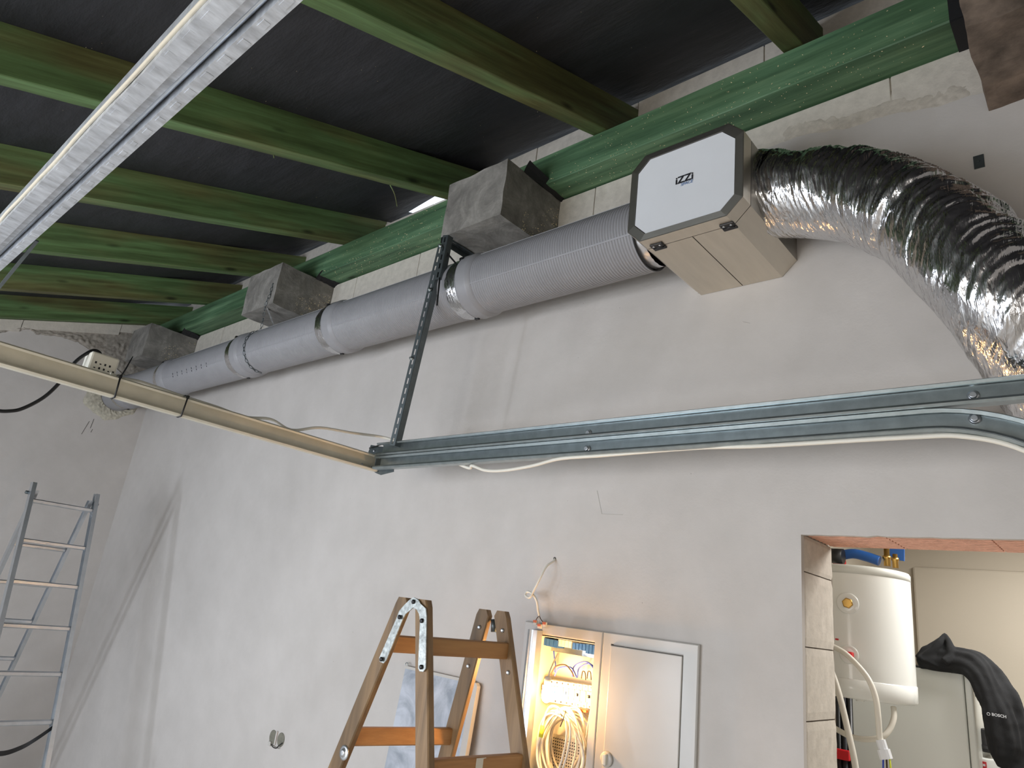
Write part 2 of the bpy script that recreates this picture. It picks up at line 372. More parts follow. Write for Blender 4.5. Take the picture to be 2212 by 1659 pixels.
# doorway: left jamb of sawn aerated blocks, hollow clay lintel bricks overhead
def jamb_block(z0, z1):
    mb = MB(); n = 14; m_ = 10
    def fn(i, j):
        y = BY + (WT - BY) * i / (n - 1); z = z0 + 0.002 + (z1 - z0 - 0.004) * j / (m_ - 1)
        ed = 0.006 * (1 if i in (0, n - 1) else 0) + 0.003 * (1 if j in (0, m_ - 1) else 0)
        return (DX0 - ed + 0.0022 * nz((y * 25, z * 25, 2)), y, z)
    mb.grid(fn, n, m_, smooth=False); mb.build('jamb_block', AAC, wall_back, fix=False)
zz = [FZ, .02, .26, .50, .74, .98, 1.22, 1.459, 1.682, 1.922, 2.045]
for a, b in zip(zz[:-1], zz[1:]): jamb_block(a, b)
MB().box(DX0 - 0.011, DX0 - 0.006, BY, WT, FZ, DZ).build('jamb_joint', plain('joint_mortar', S(120, 110, 98), 0.95), wall_back)
lx = [-0.845, -0.597, -0.315, -0.04, 0.21, 0.35]
for a, b in zip(lx[:-1], lx[1:]):
    mb = MB(); ny = 8; prof = []
    for k in range(ny):
        y0 = BY + 0.012 + (WT - BY - 0.03) * k / ny; p = (WT - BY - 0.03) / ny
        prof += [(y0, DZ + 0.004), (y0 + p * .56, DZ + 0.004), (y0 + p * .60, DZ + 0.028), (y0 + p * .96, DZ + 0.028)]
    prof += [(WT - 0.006, DZ + 0.006), (WT - 0.006, DZ + 0.05), (BY + 0.012, DZ + 0.05)]
    mb.prism([(a + 0.002, y, z) for y, z in prof], (b - a - 0.004, 0, 0)); mb.build('lintel_brick', CLAY, wall_back)
# ---- left wall (plaster, bare block ledge, mortar)
mb = MB(); mb.box(LX - 0.3, LX - 0.02, FRONT_Y - 0.3, 0.0, FZ, 2.25)
mb.prism([(LX - 0.3, FRONT_Y - 0.3, 2.25), (LX - 0.3, 0, 2.25), (LX - 0.3, 0, 4.26), (LX - 0.3, FRONT_Y - 0.3, 4.26 + 0.35 * (FRONT_Y - 0.3))], (0.28, 0, 0))
wall_left = tag(mb.build('wall_left', AAC), kind='structure')
HY, HZ = -0.335, 3.11          # duct passes through here
def ltop(y):
    pts = [(-5.3, 2.1), (-1.7, 3.33), (-1.34, 3.45), (-1.21, 3.54), (-1.14, 3.56), (-1.1, 3.53), (-.91, 3.58), (-.75, 3.58), (-.48, 3.50), (-.32, 3.42), (-.2, 3.36), (0.02, 3.3)]
    for (a, za), (b, zb) in zip(pts[:-1], pts[1:]):
        if a <= y <= b: return za + (zb - za) * (y - a) / (b - a) + 0.012 * nz((y * 30, 0, 7)) + 0.01 * nz((y * 80, 0, 3))
    return 3.3
mb = MB(); n = 260
for i in range(n):
    a = FRONT_Y + (0 - FRONT_Y) * i / n; b = FRONT_Y + (0 - FRONT_Y) * (i + 1) / n
    mb.add([(LX, a, FZ), (LX, b, FZ), (LX, b, ltop(b)), (LX, a, ltop(a)), (LX - 0.02, b, ltop(b) + 0.015), (LX - 0.02, a, ltop(a) + 0.015)], [(0, 1, 2, 3), (3, 2, 4, 5)])
mb.build('plaster_coat', PLASTER, wall_left, fix=False)
def rb(y): return 4.0 + 0.35 * (y + 0.14)     # underside of the rafters
def fn(i, j):
    y = -1.75 + 1.75 * i / 159; q = j / 27
    lo = ltop(y) - 0.006; hi = rb(y) - 0.055; z = lo + (hi - lo) * q
    e = min(1, 5 * q, 6 * (1 - q))
    d = e * (0.006 + 0.030 * (1 - q) ** 0.7 * (abs(nz((y * 20, z * 26, 2))) + 0.6 * abs(nz((y * 50, z * 60, 8)))))
    return (LX - 0.016 + d + 0.010 * (1 if 0.05 < q < 0.95 else 0), y, z)
MB().grid(fn, 160, 28).build('mortar_smear', MORTAR_D, wall_left, fix=False)
for a, b in ((-1.75, -1.22), (-1.215, -0.45), (-0.445, -0.01)):      # block ledge right under the end rafter
    mb = MB(); q = 0.065
    mb.prism([(LX - 0.02, a, rb(a) - q - 0.02), (LX - 0.02, b, rb(b) - q - 0.05), (LX - 0.02, b, rb(b) - 0.004), (LX - 0.02, a, rb(a) - 0.004)], (0.035 + random.uniform(-.004, .004), 0, 0))
    mb.build('aerated_block', AAC, wall_left)
PENCIL = plain('pencil_line', S(174, 170, 163), .95)
CRACK = plain('plaster_crack_shade', S(84, 80, 76), .95)
for p_, q_ in (((193, 910), (176, 938)), ((203, 905), (195, 925)), ((200, 927), (196, 934))):
    MB().beam(at(0, LX + .0005, *p_), at(0, LX + .0005, *q_), .004, .002, up=(1, 0, 0)).build('plaster_crack', CRACK, wall_left)
for p_, q_, r_ in (((1290, 1060), (1300, 1110), .0022), ((1300, 1110), (1345, 1112), .0018), ((1605, 695), (1620, 698), .002), ((1898, 350), (1905, 362), .002)):
    MB().beam(aty(*p_, -.0003), aty(*q_, -.0003), r_, .0012, up=(0, 1, 0)).build('plaster_scratch', PENCIL, wall_back)
# ---- right wall, low front wall with window openings
y0_, y1_, z0_, z1_ = SIDEWIN
tag(MB().box(RX, RX + 0.3, FRONT_Y - 0.3, y0_, FZ, 4.17).box(RX, RX + 0.3, y1_, WT, FZ, 4.4).box(RX, RX + 0.3, y0_, y1_, FZ, z0_).box(RX, RX + 0.3, y0_, y1_, z1_, 4.17).build('wall_right', PLASTER), kind='structure')
mb = MB(); xs = [LX - 0.3] + [v for a in WINDOWS for v in a[:2]] + [RX + 0.3]
for k in range(0, len(xs), 2): mb.box(xs[k], xs[k + 1], FRONT_Y - 0.3, FRONT_Y, FZ, 2.5)
for x0, x1, z0, z1 in WINDOWS:
    mb.box(x0, x1, FRONT_Y - 0.3, FRONT_Y, FZ, z0); mb.box(x0, x1, FRONT_Y - 0.3, FRONT_Y, z1, 2.5)
tag(mb.build('wall_front', PLASTER), kind='structure')
for k, (x0, x1, z0, z1) in enumerate(WINDOWS):  # the last two frames surround the added fill openings
    mb = MB(); yw = FRONT_Y - 0.12
    for a in (x0, x1): mb.box(a - 0.03 + (0.03 if a == x0 else -0.03), a + 0.03 + (0.03 if a == x0 else -0.03), yw - 0.03, yw + 0.03, z0, z1)
    mb.box(x0, x1, yw - 0.03, yw + 0.03, z0, z0 + 0.06); mb.box(x0, x1, yw - 0.03, yw + 0.03, z1 - 0.06, z1)
    tag(mb.build('window_%d' % (k + 1), CREAM), kind='structure')
# ---- utility room shell
UY = 2.0; UX = -1.16
tag(MB().box(UX - 0.1, UX, WT, UY + 0.1, FZ, 2.6).build('wall_utility_left', WALL_U), kind='structure')
mb = MB(); mb.box(UX, 1.4, UY, UY + 0.12, FZ, 2.6)
wub = tag(mb.build('wall_utility_back', WALL_U), kind='structure')
MB().bbox(-0.94, 0.6, UY - 0.03, UY + 0.01, FZ + .01, 2.175, 0.012).build('flush_panel', WALL_U, wub)
tag(MB().box(1.3, 1.4, WT, UY, FZ, 2.6).build('wall_utility_right', WALL_U), kind='structure')
tag(MB().box(UX - 0.1, 1.4, WT, UY + 0.1, 2.55, 2.65).build('ceiling_utility', WALL_U), kind='structure')

# ================================================================== roof
RAF = [('0', -0.846, -0.764), ('A', -1.806, -1.716), ('B', -2.893, -2.809), ('C', -3.98, -3.888), ('D', -5.054, -4.972), ('E', -6.157, -6.075), ('F', -7.232, -7.148)]
RH = 0.213
rlabels = {'0': 'green stained rafter landing on the wall beam above the foil hose', 'A': 'green stained rafter landing between the hanger block and the octagonal fan box',
           'B': 'green stained rafter ending behind the concrete block that carries the slotted hanger', 'C': 'green stained rafter landing midway between the hanger block and the chained block',
           'D': 'green stained rafter ending just behind the concrete block with the chain', 'E': 'green stained rafter landing between the chained block and the corner block',
           'F': 'green stained end rafter lying against the gable wall over the corner block'}
def rafter(x0, x1, label):
    n = 60; ys = [FRONT_Y - 0.15 + (-0.14 - FRONT_Y + 0.15) * i / n for i in range(n + 1)]
    mb = MB(); prof = []
    w_ = x1 - x0; c = 0.003; sd = random.random() * 50
    # cross-section: chamfered bottom edges
    cs = [(0, c), (c, 0), (w_ - c, 0), (w_, c), (w_, RH), (0, RH)]
    v = []
    for y in ys + [YU + .004]:
        for a, b in cs:
            jx = 0.0018 * nz((y * 6, a * 9, sd)); jz = 0.0018 * nz((y * 8, a * 30, sd + 4)) if b < 0.1 else 0
            z = rb(y) + b + jz
            v.append((x0 + a + (jx if b < 0.1 else 0), y, z))
    m_ = len(cs); k = len(ys) + 1
    f = [(i * m_ + j, i * m_ + (j + 1) % m_, (i + 1) * m_ + (j + 1) % m_, (i + 1) * m_ + j) for i in range(k - 1) for j in range(m_)]
    f += [tuple(range(m_)), tuple((k - 1) * m_ + j for j in range(m_))]
    mb.add(v, f)
    return tag(mb.build('rafter', RAFTER_W), label, 'rafter', 'green roof rafters')
for k, a, b in RAF: rafter(a, b, rlabels[k])
# splinters hanging from two rafters
def splinter(p0, p1, label):
    tag(MB().tube(bez([p0, (Vector(p0) + Vector(p1)) / 2 + Vector((.01, .0, .004)), p1], 5), [0.0035] * 6 + [0.003] * 4 + [0.0008], 5).build('wood_splinter', RAFTER_W), label, 'splinter', 'splinters on the rafters')
splinter(at(0, -2.895, 842, 398), at(0, -2.9, 858, 447), 'pale green splinter hanging from the rafter beside the hanger block')
splinter(at(0, -2.895, 583, 331), at(0, -2.9, 592, 342), 'tiny curled splinter on the rafter above the long duct')
# membrane between and over the rafters (slight sag in each bay)
def membrane():
    mb = MB()
    edges = [LX] + [v for _, a, b in reversed(RAF) for v in (a, b)] + [RX]
    xs = []
    for a, b in zip(edges[:-1], edges[1:]):
        k = max(1, int((b - a) / 0.09)); xs += [a + (b - a) * i / k for i in range(k)]
    xs.append(RX)
    ny = 90; rows = []
    def bay(x):
        for a, b in zip(edges[:-1], edges[1:]):
            if a <= x <= b: return (x - a) / max(b - a, 1e-6), b - a
        return 0, 0
    for x in xs:
        q, wdt = bay(x); sag = 0.012 * math.sin(math.pi * q) * min(1, wdt / 0.8)
        yend = 0.31
        if -3.885 < x < -2.895: yend = YU + 0.03 - 0.10 * min(1, max(0, (x + 3.80) / 0.66))
        row = []
        for j in range(ny + 1):
            y = FRONT_Y - 0.15 + (yend - FRONT_Y + 0.15) * (j / ny)
            lift = min(1, max(0, (y + 0.7) / 0.8)); lift = 0.062 * lift * lift * (3 - 2 * lift) * (0 if -3.9 < x < -2.88 else 1)
            z = rb(y) + RH + 0.001 + lift - sag * min(1, max(0, (0.10 - y) / 0.3)) + 0.004 * nz((x * 3, y * 3, 1)) * (1 if sag > 0.004 else 0)
            row.append((x, y, z))
        rows.append(row)
    mb.grid(lambda i, j: rows[i][j], len(xs), ny + 1)
    o = mb.build('ceiling', MEMBRANE, fix=False); tag(o, kind='structure')
    return o
ceil_o = membrane()
# roof deck over the membrane keeps daylight out everywhere but at the open bay by the wall
mb = MB()
def deck(x0, x1, y0, y1):
    mb.prism([(x0, y0, rb(y0) + RH + .075), (x0, y1, rb(y1) + RH + .075), (x0, y1, rb(y1) + RH + .10), (x0, y0, rb(y0) + RH + .10)], (x1 - x0, 0, 0))
deck(LX - 0.3, RX + 0.3, FRONT_Y - 0.4, -0.02); deck(LX - 0.3, -3.84, -0.02, WT); deck(-2.90, RX + 0.3, -0.02, WT)
tag(mb.build('ceiling_deck', BITUMEN), kind='structure')
# long wall beam
mb = MB(); n = 120
def pv(i, j):
    x = LX + 0.01 + (1.55 - LX) * i / n
    cs = [(-0.14, 3.812 + .004), (-0.136, 3.812), (0.0, 3.812), (YU - .004, 3.812), (YU - .004, 3.995), (-0.134, 3.998), (-0.14, 3.992)]
    y, z = cs[j]; return (x, y + 0.002 * nz((x * 3, j * 4.1, 0)) * (1 if j < 2 or j > 4 else 0), z + 0.003 * nz((x * 2.2, j * 3.3, 9)))
mb.grid(pv, n + 1, 7, smooth=False, cu='v')
mb.f += [tuple(range(7)), tuple(n * 7 + j for j in range(7))]; mb.sm += [False, False]
tag(mb.build('support_beam', PLATE_W), 'long green stained beam lying along the wall on concrete blocks', 'beam')
# concrete blocks under the beam
def conc_block(x0, x1, y0, z0, z1, label, matl=CONCRETE, amp=0.006):
    mb = MB(); n = 14
    def face(org, du, dv):
        org = Vector(org); du = Vector(du); dv = Vector(dv)
        nn = du.cross(dv).normalized()
        def fn(i, j):
            p = org + du * (i / (n - 1)) + dv * (j / (n - 1))
            e = 0.0 if i in (0, n - 1) or j in (0, n - 1) else 1.0
            return p + Vector((nz(p, 9), nz(p + Vector((5, 0, 0)), 9), nz(p + Vector((0, 7, 0)), 9))) * amp + nn * 0.0 * e
        mb.grid(fn, n, n, smooth=False)
    X, Y, Z = x1 - x0, BY - y0, z1 - z0
    face((x0, y0, z0), (X, 0, 0), (0, 0, Z)); face((x0, BY, z0), (0, -Y, 0), (0, 0, Z)); face((x1, y0, z0), (0, Y, 0), (0, 0, Z))
    face((x0, BY, z0), (X, 0, 0), (0, -Y, 0)); face((x0, y0, z1), (X, 0, 0), (0, Y, 0))
    return tag(mb.build('concrete_block', matl, fix=False), label, 'concrete block', 'concrete blocks under the wall beam')
conc_block(-2.522, -2.098, -0.418, 3.478, 3.797, 'grey concrete block with the slotted steel hanger bolted underneath')
conc_block(-4.665, -4.221, -0.418, 3.472, 3.787, 'grey concrete block with a chain and a perforated strap hung from it')
conc_block(-6.915, -6.481, -0.42, 3.455, 3.77, 'grey concrete block in the corner by the gable wall')
conc_block(-0.195, 0.23, -0.42, 3.50, 3.80, 'brown stained rough concrete block above the bend of the foil hose', OLDCONC, 0.012)
# bitumen felt strips between beam and blocks
def felt(x, z, label, flare, y0=-0.30):
    mb = MB(); n = 16; th = 0.003
    for sgn in (0, 1):
        mb.grid(lambda i, j: (x + sgn * th + flare * (j / 4) ** 1.5 + 0.004 * nz((i * .4, j, x)), y0 + (BY - y0) * i / (n - 1), z - 0.004 + 0.055 * (j / 4) * (0.55 + 0.45 * (1 - i / (n - 1))) + 0.004 * nz((i * .5, j * .7, x + 3))), n, 5, smooth=False)
    mb.box(x, x + 0.003, -0.14, BY, z - 0.002, z + 0.02)
    tag(mb.build('bitumen_felt_strip', BITUMEN, fix=False), label, 'felt strip', 'felt strips under the wall beam')
felt(-2.094, 3.797, 'black felt strip sticking up at the edge of the hanger block', 0.03)
felt(-4.217, 3.787, 'black felt strip folded at the edge of the chained block', 0.06, -0.15)
felt(-6.477, 3.770, 'black felt strip at the edge of the corner block', 0.03, -0.15)
mb = MB(); mb.box(-0.215, -0.205, -0.43, BY, 3.79, 3.99); mb.box(-0.262, -0.195, -0.153, -0.143, 3.80, 4.0); mb.box(-0.262, -0.195, -0.148, BY, 3.797, 3.806)
tag(mb.build('bitumen_felt_strip', BITUMEN), 'black felt flap wrapped over the beam beside the stained block', 'felt strip', 'felt strips under the wall beam')
# foam and sawdust chips stuck to beam, blocks and membrane
mb = MB()
def chip(p, n, s):
    p = Vector(p); n = Vector(n); a = n.orthogonal().normalized(); b = n.cross(a); g = random.random() * 6.28
    u = (a * math.cos(g) + b * math.sin(g)) * s * random.uniform(.6, 1.8); v = (b * math.cos(g) - a * math.sin(g)) * s * random.uniform(.4, .8)
    mb.add([p + u, p + v, p - u, p - v, p + n * s * 0.7], [(0, 1, 4), (1, 2, 4), (2, 3, 4), (3, 0, 4)])
for k in range(620):
    x = random.choice([random.uniform(-2.09, -0.3), random.uniform(-1.9, -0.5), random.uniform(-4.2, -2.6), random.uniform(-3.9, -2.9)])
    if random.random() < 0.55: chip((x, -0.141, 3.82 + 0.17 * random.random() ** 2.2), (0, -1, 0), random.uniform(.0012, .0032))
    else: chip((x, random.uniform(-.13, 0), 3.811), (0, 0, -1), random.uniform(.0012, .0032))
for bx in (-2.098, -4.221, -6.481):
    for k in range(150):
        q = random.random() ** 1.8
        chip((bx + 0.001, -0.26 * q, 3.48 + random.random() ** 1.5 * 0.27 * (1 - q * 0.6)), (1, 0, 0), random.uniform(.0015, .004))
for k in range(150):
    x = random.uniform(-4.6, -0.4); y = random.uniform(-2.4, -0.2); q = rb(y) + RH - 0.014
    if any(a - .02 < x < b + .02 for _, a, b in RAF): continue
    chip((x, y, q), (0, 0.33, -0.94), random.uniform(.001, .0022))
tag(mb.build('foam_chips', CHIP, fix=False), 'pale foam and sawdust chips stuck to the beam and membrane', 'debris', kind='stuff')

# ================================================================== spiral-ribbed plastic air duct
YC, ZC, RD = -0.285, 3.200, 0.150
duct = thing('air_duct', (-4.2, YC, ZC - RD), 'long grey ribbed plastic air duct with foil taped joints along the wall', 'air duct')
secs = [(-1.335, -2.33), (-2.30, -3.49), (-3.46, -4.65), (-4.62, -5.93), (-5.90, -6.94), (-6.91, -7.23)]
for k, (xr, xl) in enumerate(secs):
    prof = []; ribs = k < 4; last = k == len(secs) - 1
    # socket (flared collar) at the left end of each length but the last one
    sock = not last
    x_end = xl + (0.095 if sock else 0)
    t = 0.0; Lr = xr - x_end
    if ribs:
        pitch = 0.0135; nrib = int(Lr / pitch); pitch = Lr / nrib
        for i in range(nrib):
            s0 = i * pitch; prof += [(s0, RD), (s0 + pitch * .66, RD), (s0 + pitch * .76, RD - .0032), (s0 + pitch * .9, RD - .0032)]
    else: prof += [(0, RD), (Lr * .33, RD), (Lr * .66, RD)]
    prof.append((Lr, RD))
    if sock: prof += [(Lr + .012, RD + .003), (Lr + .022, RD + .011), (Lr + .032, RD + .0125), (Lr + .080, RD + .0125), (Lr + .087, RD + .014), (Lr + .095, RD + .012), (Lr + .095, RD - .004)]
    sg = 72 if k < 2 else 56
    seam_z = 0
    mb = MB(); mb.lathe(prof, (xr, YC, ZC), (-1, 0, 0), sg, ends=False)
    o = mb.build('pipe_section', DUCT_P, duct, fix=False)
    if k < 4:       # longitudinal moulding seams
        for ang in (math.radians(128), math.radians(205)):
            cy_, cz_ = YC + math.cos(ang) * (RD + .0), ZC + math.sin(ang) * RD
            MB().beam((xr - .005, cy_, cz_), (x_end, cy_, cz_), .007, .004, up=(0, math.cos(ang), math.sin(ang))).build('seam', DUCT_P, duct)
    if k < 5:       # foil band over the joint and black clamp
        n = 90
        def band(i, j, xl=xl):
            g = 2 * math.pi * i / n; x = xl - 0.002 - 0.078 * j / 7 + 0.006 * nz((math.cos(g) * 3, math.sin(g) * 3, j * .2 + xl))
            r = RD + 0.0035 + 0.0028 * nz((math.cos(g) * 9, math.sin(g) * 9, j * .5 + xl)) - (0.003 if j in (0, 7) else 0)
            return (x, YC + math.cos(g) * r, ZC + math.sin(g) * r)
        fb = MB().grid(band, n, 8, cu='u').build('foil_band', FOIL, duct, fix=False)
        pts = [(xl + 0.004 + 0.004 * math.sin(g * 2), YC + math.cos(g) * (RD + .009), ZC + math.sin(g) * (RD + .009)) for g in [2 * math.pi * i / 60 for i in range(60)]]
        MB().tube(pts, 0.005, 6, closed=True).build('clamp_ring', BLACK, duct, fix=False)
        for g in (2.5, 4.9):
            MB().bbox(xl - .012, xl + .014, YC + math.cos(g) * (RD + .012) - .008, YC + math.cos(g) * (RD + .012) + .008, ZC + math.sin(g) * (RD + .012) - .008, ZC + math.sin(g) * (RD + .012) + .008, .003).build('clamp_lug', BLACK, duct)
# dashed length marks on the smooth length near the corner
for i in range(8):
    a = math.radians(198); x = -5.02 - i * 0.085
    MB().beam((x, YC + math.cos(a) * (RD + .001), ZC + math.sin(a) * (RD + .001)), (x - .002, YC + math.cos(a + .22) * (RD + .001), ZC + math.sin(a + .22) * (RD + .001)), .005, .002, up=(0, math.cos(a), math.sin(a))).build('depth_mark', INK, duct)
MB().lathe([(0, RD - .001), (.002, RD + .0012), (.006, RD + .0012), (.007, RD - .001)], (-1.33, YC, ZC), (-1, 0, 0), 64, ends=False).build('end_ring', BLACK, duct, fix=False)
# broken plaster and foam around the wall penetration
mb = MB(); n = 72
def ringf(i, j):
    g = 2 * math.pi * i / n; q = j / 5
    r = RD + 0.004 + (0.065 + 0.075 * max(0, math.cos(g - math.radians(205)))) * q * (1 + 0.35 * nz((math.cos(g) * 3, math.sin(g) * 3, 2)))
    return (LX + 0.012 * (1 - abs(2 * q - 1)) + 0.02 * abs(nz((math.cos(g) * 6, math.sin(g) * 6, q * 3))) * (1 - q) - 0.002 + 0.004 * (j < 5), YC + math.cos(g) * r, ZC + math.sin(g) * r)
mb.grid(ringf, n, 6, smooth=False, cu='u'); mb.build('foam_collar', FOAM, wall_left, fix=False)

# ================================================================== octagonal ventilation unit
UX0, UX1, UZ0, UZ1, UF, CH = -1.301, -0.846, 3.033, 3.416, -0.498, 0.057
unit = thing('ventilation_unit', ((UX0 + UX1) / 2, UF / 2, UZ0), 'octagonal steel ventilation unit with a white front panel and hinged bottom', 'ventilation unit')
def octo(x0, x1, z0, z1, c, y):
    return [Vector((x0 + c, y, z0)), Vector((x1 - c, y, z0)), Vector((x1, y, z0 + c)), Vector((x1, y, z1 - c)), Vector((x1 - c, y, z1)), Vector((x0 + c, y, z1)), Vector((x0, y, z1 - c)), Vector((x0, y, z0 + c))]
def loft(a, b, name, matl, skip=()):
    mb = MB()
    for i in range(8):
        if i in skip: continue
        j = (i + 1) % 8; mb.add([a[i], a[j], b[j], b[i]], [(0, 1, 2, 3)])
    return mb
SEAM = UF + 0.062
o0 = octo(UX0, UX1, UZ0, UZ1, CH, UF); o1 = octo(UX0, UX1, UZ0, UZ1, CH, SEAM - .0015); o2 = octo(UX0, UX1, UZ0, UZ1, CH, SEAM + .0015); o3 = octo(UX0, UX1, UZ0, UZ1, CH, -0.002)
i2 = octo(UX0 + .004, UX1 - .004, UZ0 + .004, UZ1 - .004, CH, UF); i3 = octo(UX0 + .004, UX1 - .004, UZ0 + .004, UZ1 - .004, CH, -0.003)
# front ring: outer band, bevelled frame around the white panel
fi = octo(UX0 + .030, UX1 - .030, UZ0 + .026, UZ1 - .026, CH - .008, UF - .004)
for i in range(8):
    j = (i + 1) % 8
    MB().prism([o0[i], o0[j], o1[j], o1[i]], (fi[i] + fi[j] - o0[i] - o0[j]).normalized() * .003).build('band_panel', STEEL, unit)
    cen = Vector(((UX0 + UX1) / 2, UF, (UZ0 + UZ1) / 2)); bi = o0[i] + (cen - o0[i]).normalized() * .007 + Vector((0, .009, 0)); bj = o0[j] + (cen - o0[j]).normalized() * .007 + Vector((0, .009, 0))
    mb = MB(); mb.add([o0[i], o0[j], fi[j], fi[i], bi, bj, fi[j] + Vector((0, .012, 0)), fi[i] + Vector((0, .012, 0))],
                      [(0, 1, 2, 3), (4, 5, 6, 7), (0, 1, 5, 4), (1, 2, 6, 5), (2, 3, 7, 6), (3, 0, 4, 7)])
    mb.build('frame_side', STEEL_D, unit)
wp = octo(UX0 + .032, UX1 - .032, UZ0 + .028, UZ1 - .028, CH - .008, UF - .001)
panel = MB().prism(wp, (0, .012, 0)).build('front_panel', WHITE_PL, unit); panel['label'] = 'white front panel with a printed logo'
# body: dark core plus skins
mbc = MB(); mbc.prism(i2, (0, 0, 0)) if False else None
core = loft(i2, i3, 'core', None); core.f.append(tuple(0 for _ in range(0))) if False else None
core.build('inner_body', BLACK, unit)
mid = (UX0 + UX1) / 2 + 0.012
for i in range(8):
    j = (i + 1) % 8
    if i == 0:      # bottom: two hinged leaves with a gap
        for a, b in ((UX0 + CH, mid - .0018), (mid + .0018, UX1 - CH)):
            pan = MB().box(a, b, SEAM + .0015, -0.002, UZ0, UZ0 + .003).build('bottom_leaf', STEEL, unit); pan['label'] = 'brushed steel hinged bottom leaf'
    else:
        nrm = (i2[i] + i2[j] - o0[i] - o0[j]).normalized()
        MB().prism([o2[i], o2[j], o3[j], o3[i]], nrm * .002).build('side_panel', STEEL if i in (1, 7) else STEEL_D, unit)
# hinges on the seam
for hx in (UX0 + CH + .045, UX1 - CH - .02):
    h = MB().bbox(hx - .026, hx + .026, SEAM - .024, SEAM - .002, UZ0 - .007, UZ0 + .001, .003).bbox(hx - .026, hx + .026, SEAM + .002, SEAM + .020, UZ0 - .006, UZ0 + .001, .003).lathe([(-.02, .004), (.02, .004)], (hx, SEAM, UZ0 - .006), (1, 0, 0), 10).build('hinge', BLACK, unit)
    for dx in (-.013, .013): MB().lathe([(0, .0045), (.0015, .0045), (.002, .002)], (hx + dx, SEAM - .014, UZ0 - .0068), (0, 0, -1), 10).build('screw', ALU, h)
# printed logo
def text_mesh(txt, size, offset=0.0, shear=0.0, extr=0.0004, sp=1.0):
    cu = bpy.data.curves.new('t', 'FONT'); cu.body = txt; cu.size = size; cu.offset = offset; cu.shear = shear; cu.extrude = extr; cu.resolution_u = 3; cu.space_character = sp
    cu.align_x = 'CENTER'; cu.align_y = 'CENTER'
    ob = bpy.data.objects.new('t', cu); COL.objects.link(ob)
    me = bpy.data.meshes.new_from_object(ob); COL.objects.unlink(ob); bpy.data.objects.remove(ob)
    return [v.co.copy() for v in me.vertices], [tuple(p.vertices) for p in me.polygons]
def put_text(txt, size, mat, parent, org, xd, yd, name, **kw):
    v, f = text_mesh(txt, size, **kw); xd = Vector(xd).normalized(); yd = Vector(yd).normalized(); zd = xd.cross(yd)
    mb = MB(); mb.add([Vector(org) + xd * p.x + yd * p.y + zd * p.z for p in v], f); return mb.build(name, mat, parent, fix=False)
lc = aty(1478, 386, UF - .0035)
put_text('iZZi', 0.042, INK, panel, lc, (1, 0, 0), (0, 0, 1), 'logo_lettering', offset=0.0008, shear=0.0)
put_text('SPACE', 0.017, INK_B, panel, lc + Vector((0.010, 0, -0.022)), (1, 0, 0), (0, 0, 1), 'logo_subtitle', shear=0.2)
# foil spigot between duct and unit
mb = MB(); n = 80
def spf(i, j):
    g = 2 * math.pi * i / n; x = -1.36 + 0.062 * j / 9
    r = 0.1455 + 0.0035 * nz((math.cos(g) * 8, math.sin(g) * 8, j * .7))
    return (x, YC + math.cos(g) * r, ZC + .01 + math.sin(g) * r)
mb.grid(spf, n, 10, cu='u'); mb.build('foil_spigot', FOIL_R, unit, fix=False)

# ================================================================== insulated foil hose
pp = [((1640, 421), -0.262), ((1700, 419), -0.262), ((1780, 419), -0.264), ((1880, 432), -0.275), ((1960, 460), -0.295), ((2040, 515), -0.33), ((2120, 592), -0.355), ((2190, 668), -0.345), ((2265, 762), -0.275), ((2300, 830), -0.18), ((2310, 850), -0.03)]
ctr = bez([aty(p[0], p[1], y) for p, y in pp], 46)
NU, NV = len(ctr), 150
tang = [(ctr[min(i + 1, NU - 1)] - ctr[max(i - 1, 0)]).normalized() for i in range(NU)]
cum = [0.0]
for i in range(1, NU): cum.append(cum[-1] + (ctr[i] - ctr[i - 1]).length)
ref = Vector((0, 0, 1)); frames = []
for t in tang:
    a = (ref - t * ref.dot(t)).normalized(); ref = a; frames.append((a, t.cross(a)))
def hose(i, j):
    g = 2 * math.pi * j / NV; s = cum[i]; q = s + 0.055 * math.sin(g + 0.6)
    a, b = frames[i]; R0 = 0.151
    env = min(1, s / .05)
    cc, ss = math.cos(g), math.sin(g)
    lob = 0.010 * nz((q * 5, cc * 1.2, ss * 1.2)) - 0.012 * math.exp(-((s - .62) / .02) ** 2)
    q2 = s + 0.10 * math.sin(g + 0.5) + 0.03 * nz((s * 4, cc, ss))
    big = nz((q2 * 14, cc * 1.0, ss * 1.0 + 3)); wr = abs(nz((q2 * 40, cc * 1.3, ss * 1.3 + 3))); wr2 = abs(nz((q2 * 85 + 3, cc * 2.0, ss * 2.0))); wr3 = nz((s * 20 + 9, cc * 6, ss * 6))
    soft = 0.35 + 0.65 * min(1, max(0, 0.75 + cc * 0.9))          # the underside is pulled smooth by the weight
    r = R0 + lob + soft * (0.010 * big + 0.012 * (0.3 - wr) + 0.008 * (0.3 - wr2) + 0.003 * wr3) * (0.5 + 0.5 * env)
    if s < 0.03: r += (0.03 - s) * 0.25
    return ctr[i] + a * (cc * r) + b * (ss * r)
mb = MB(); mb.grid(hose, NU, NV, cu='v')
hose_o = mb.build('foil_hose', FOIL, fix=False)
hroot = thing('insulated_hose', hose_o.location, 'fat silver foil insulated hose bending down from the ventilation unit', 'hose')
hose_o.parent = hroot; hose_o.location = (0, 0, 0); hose_o.name = 'foil_jacket'
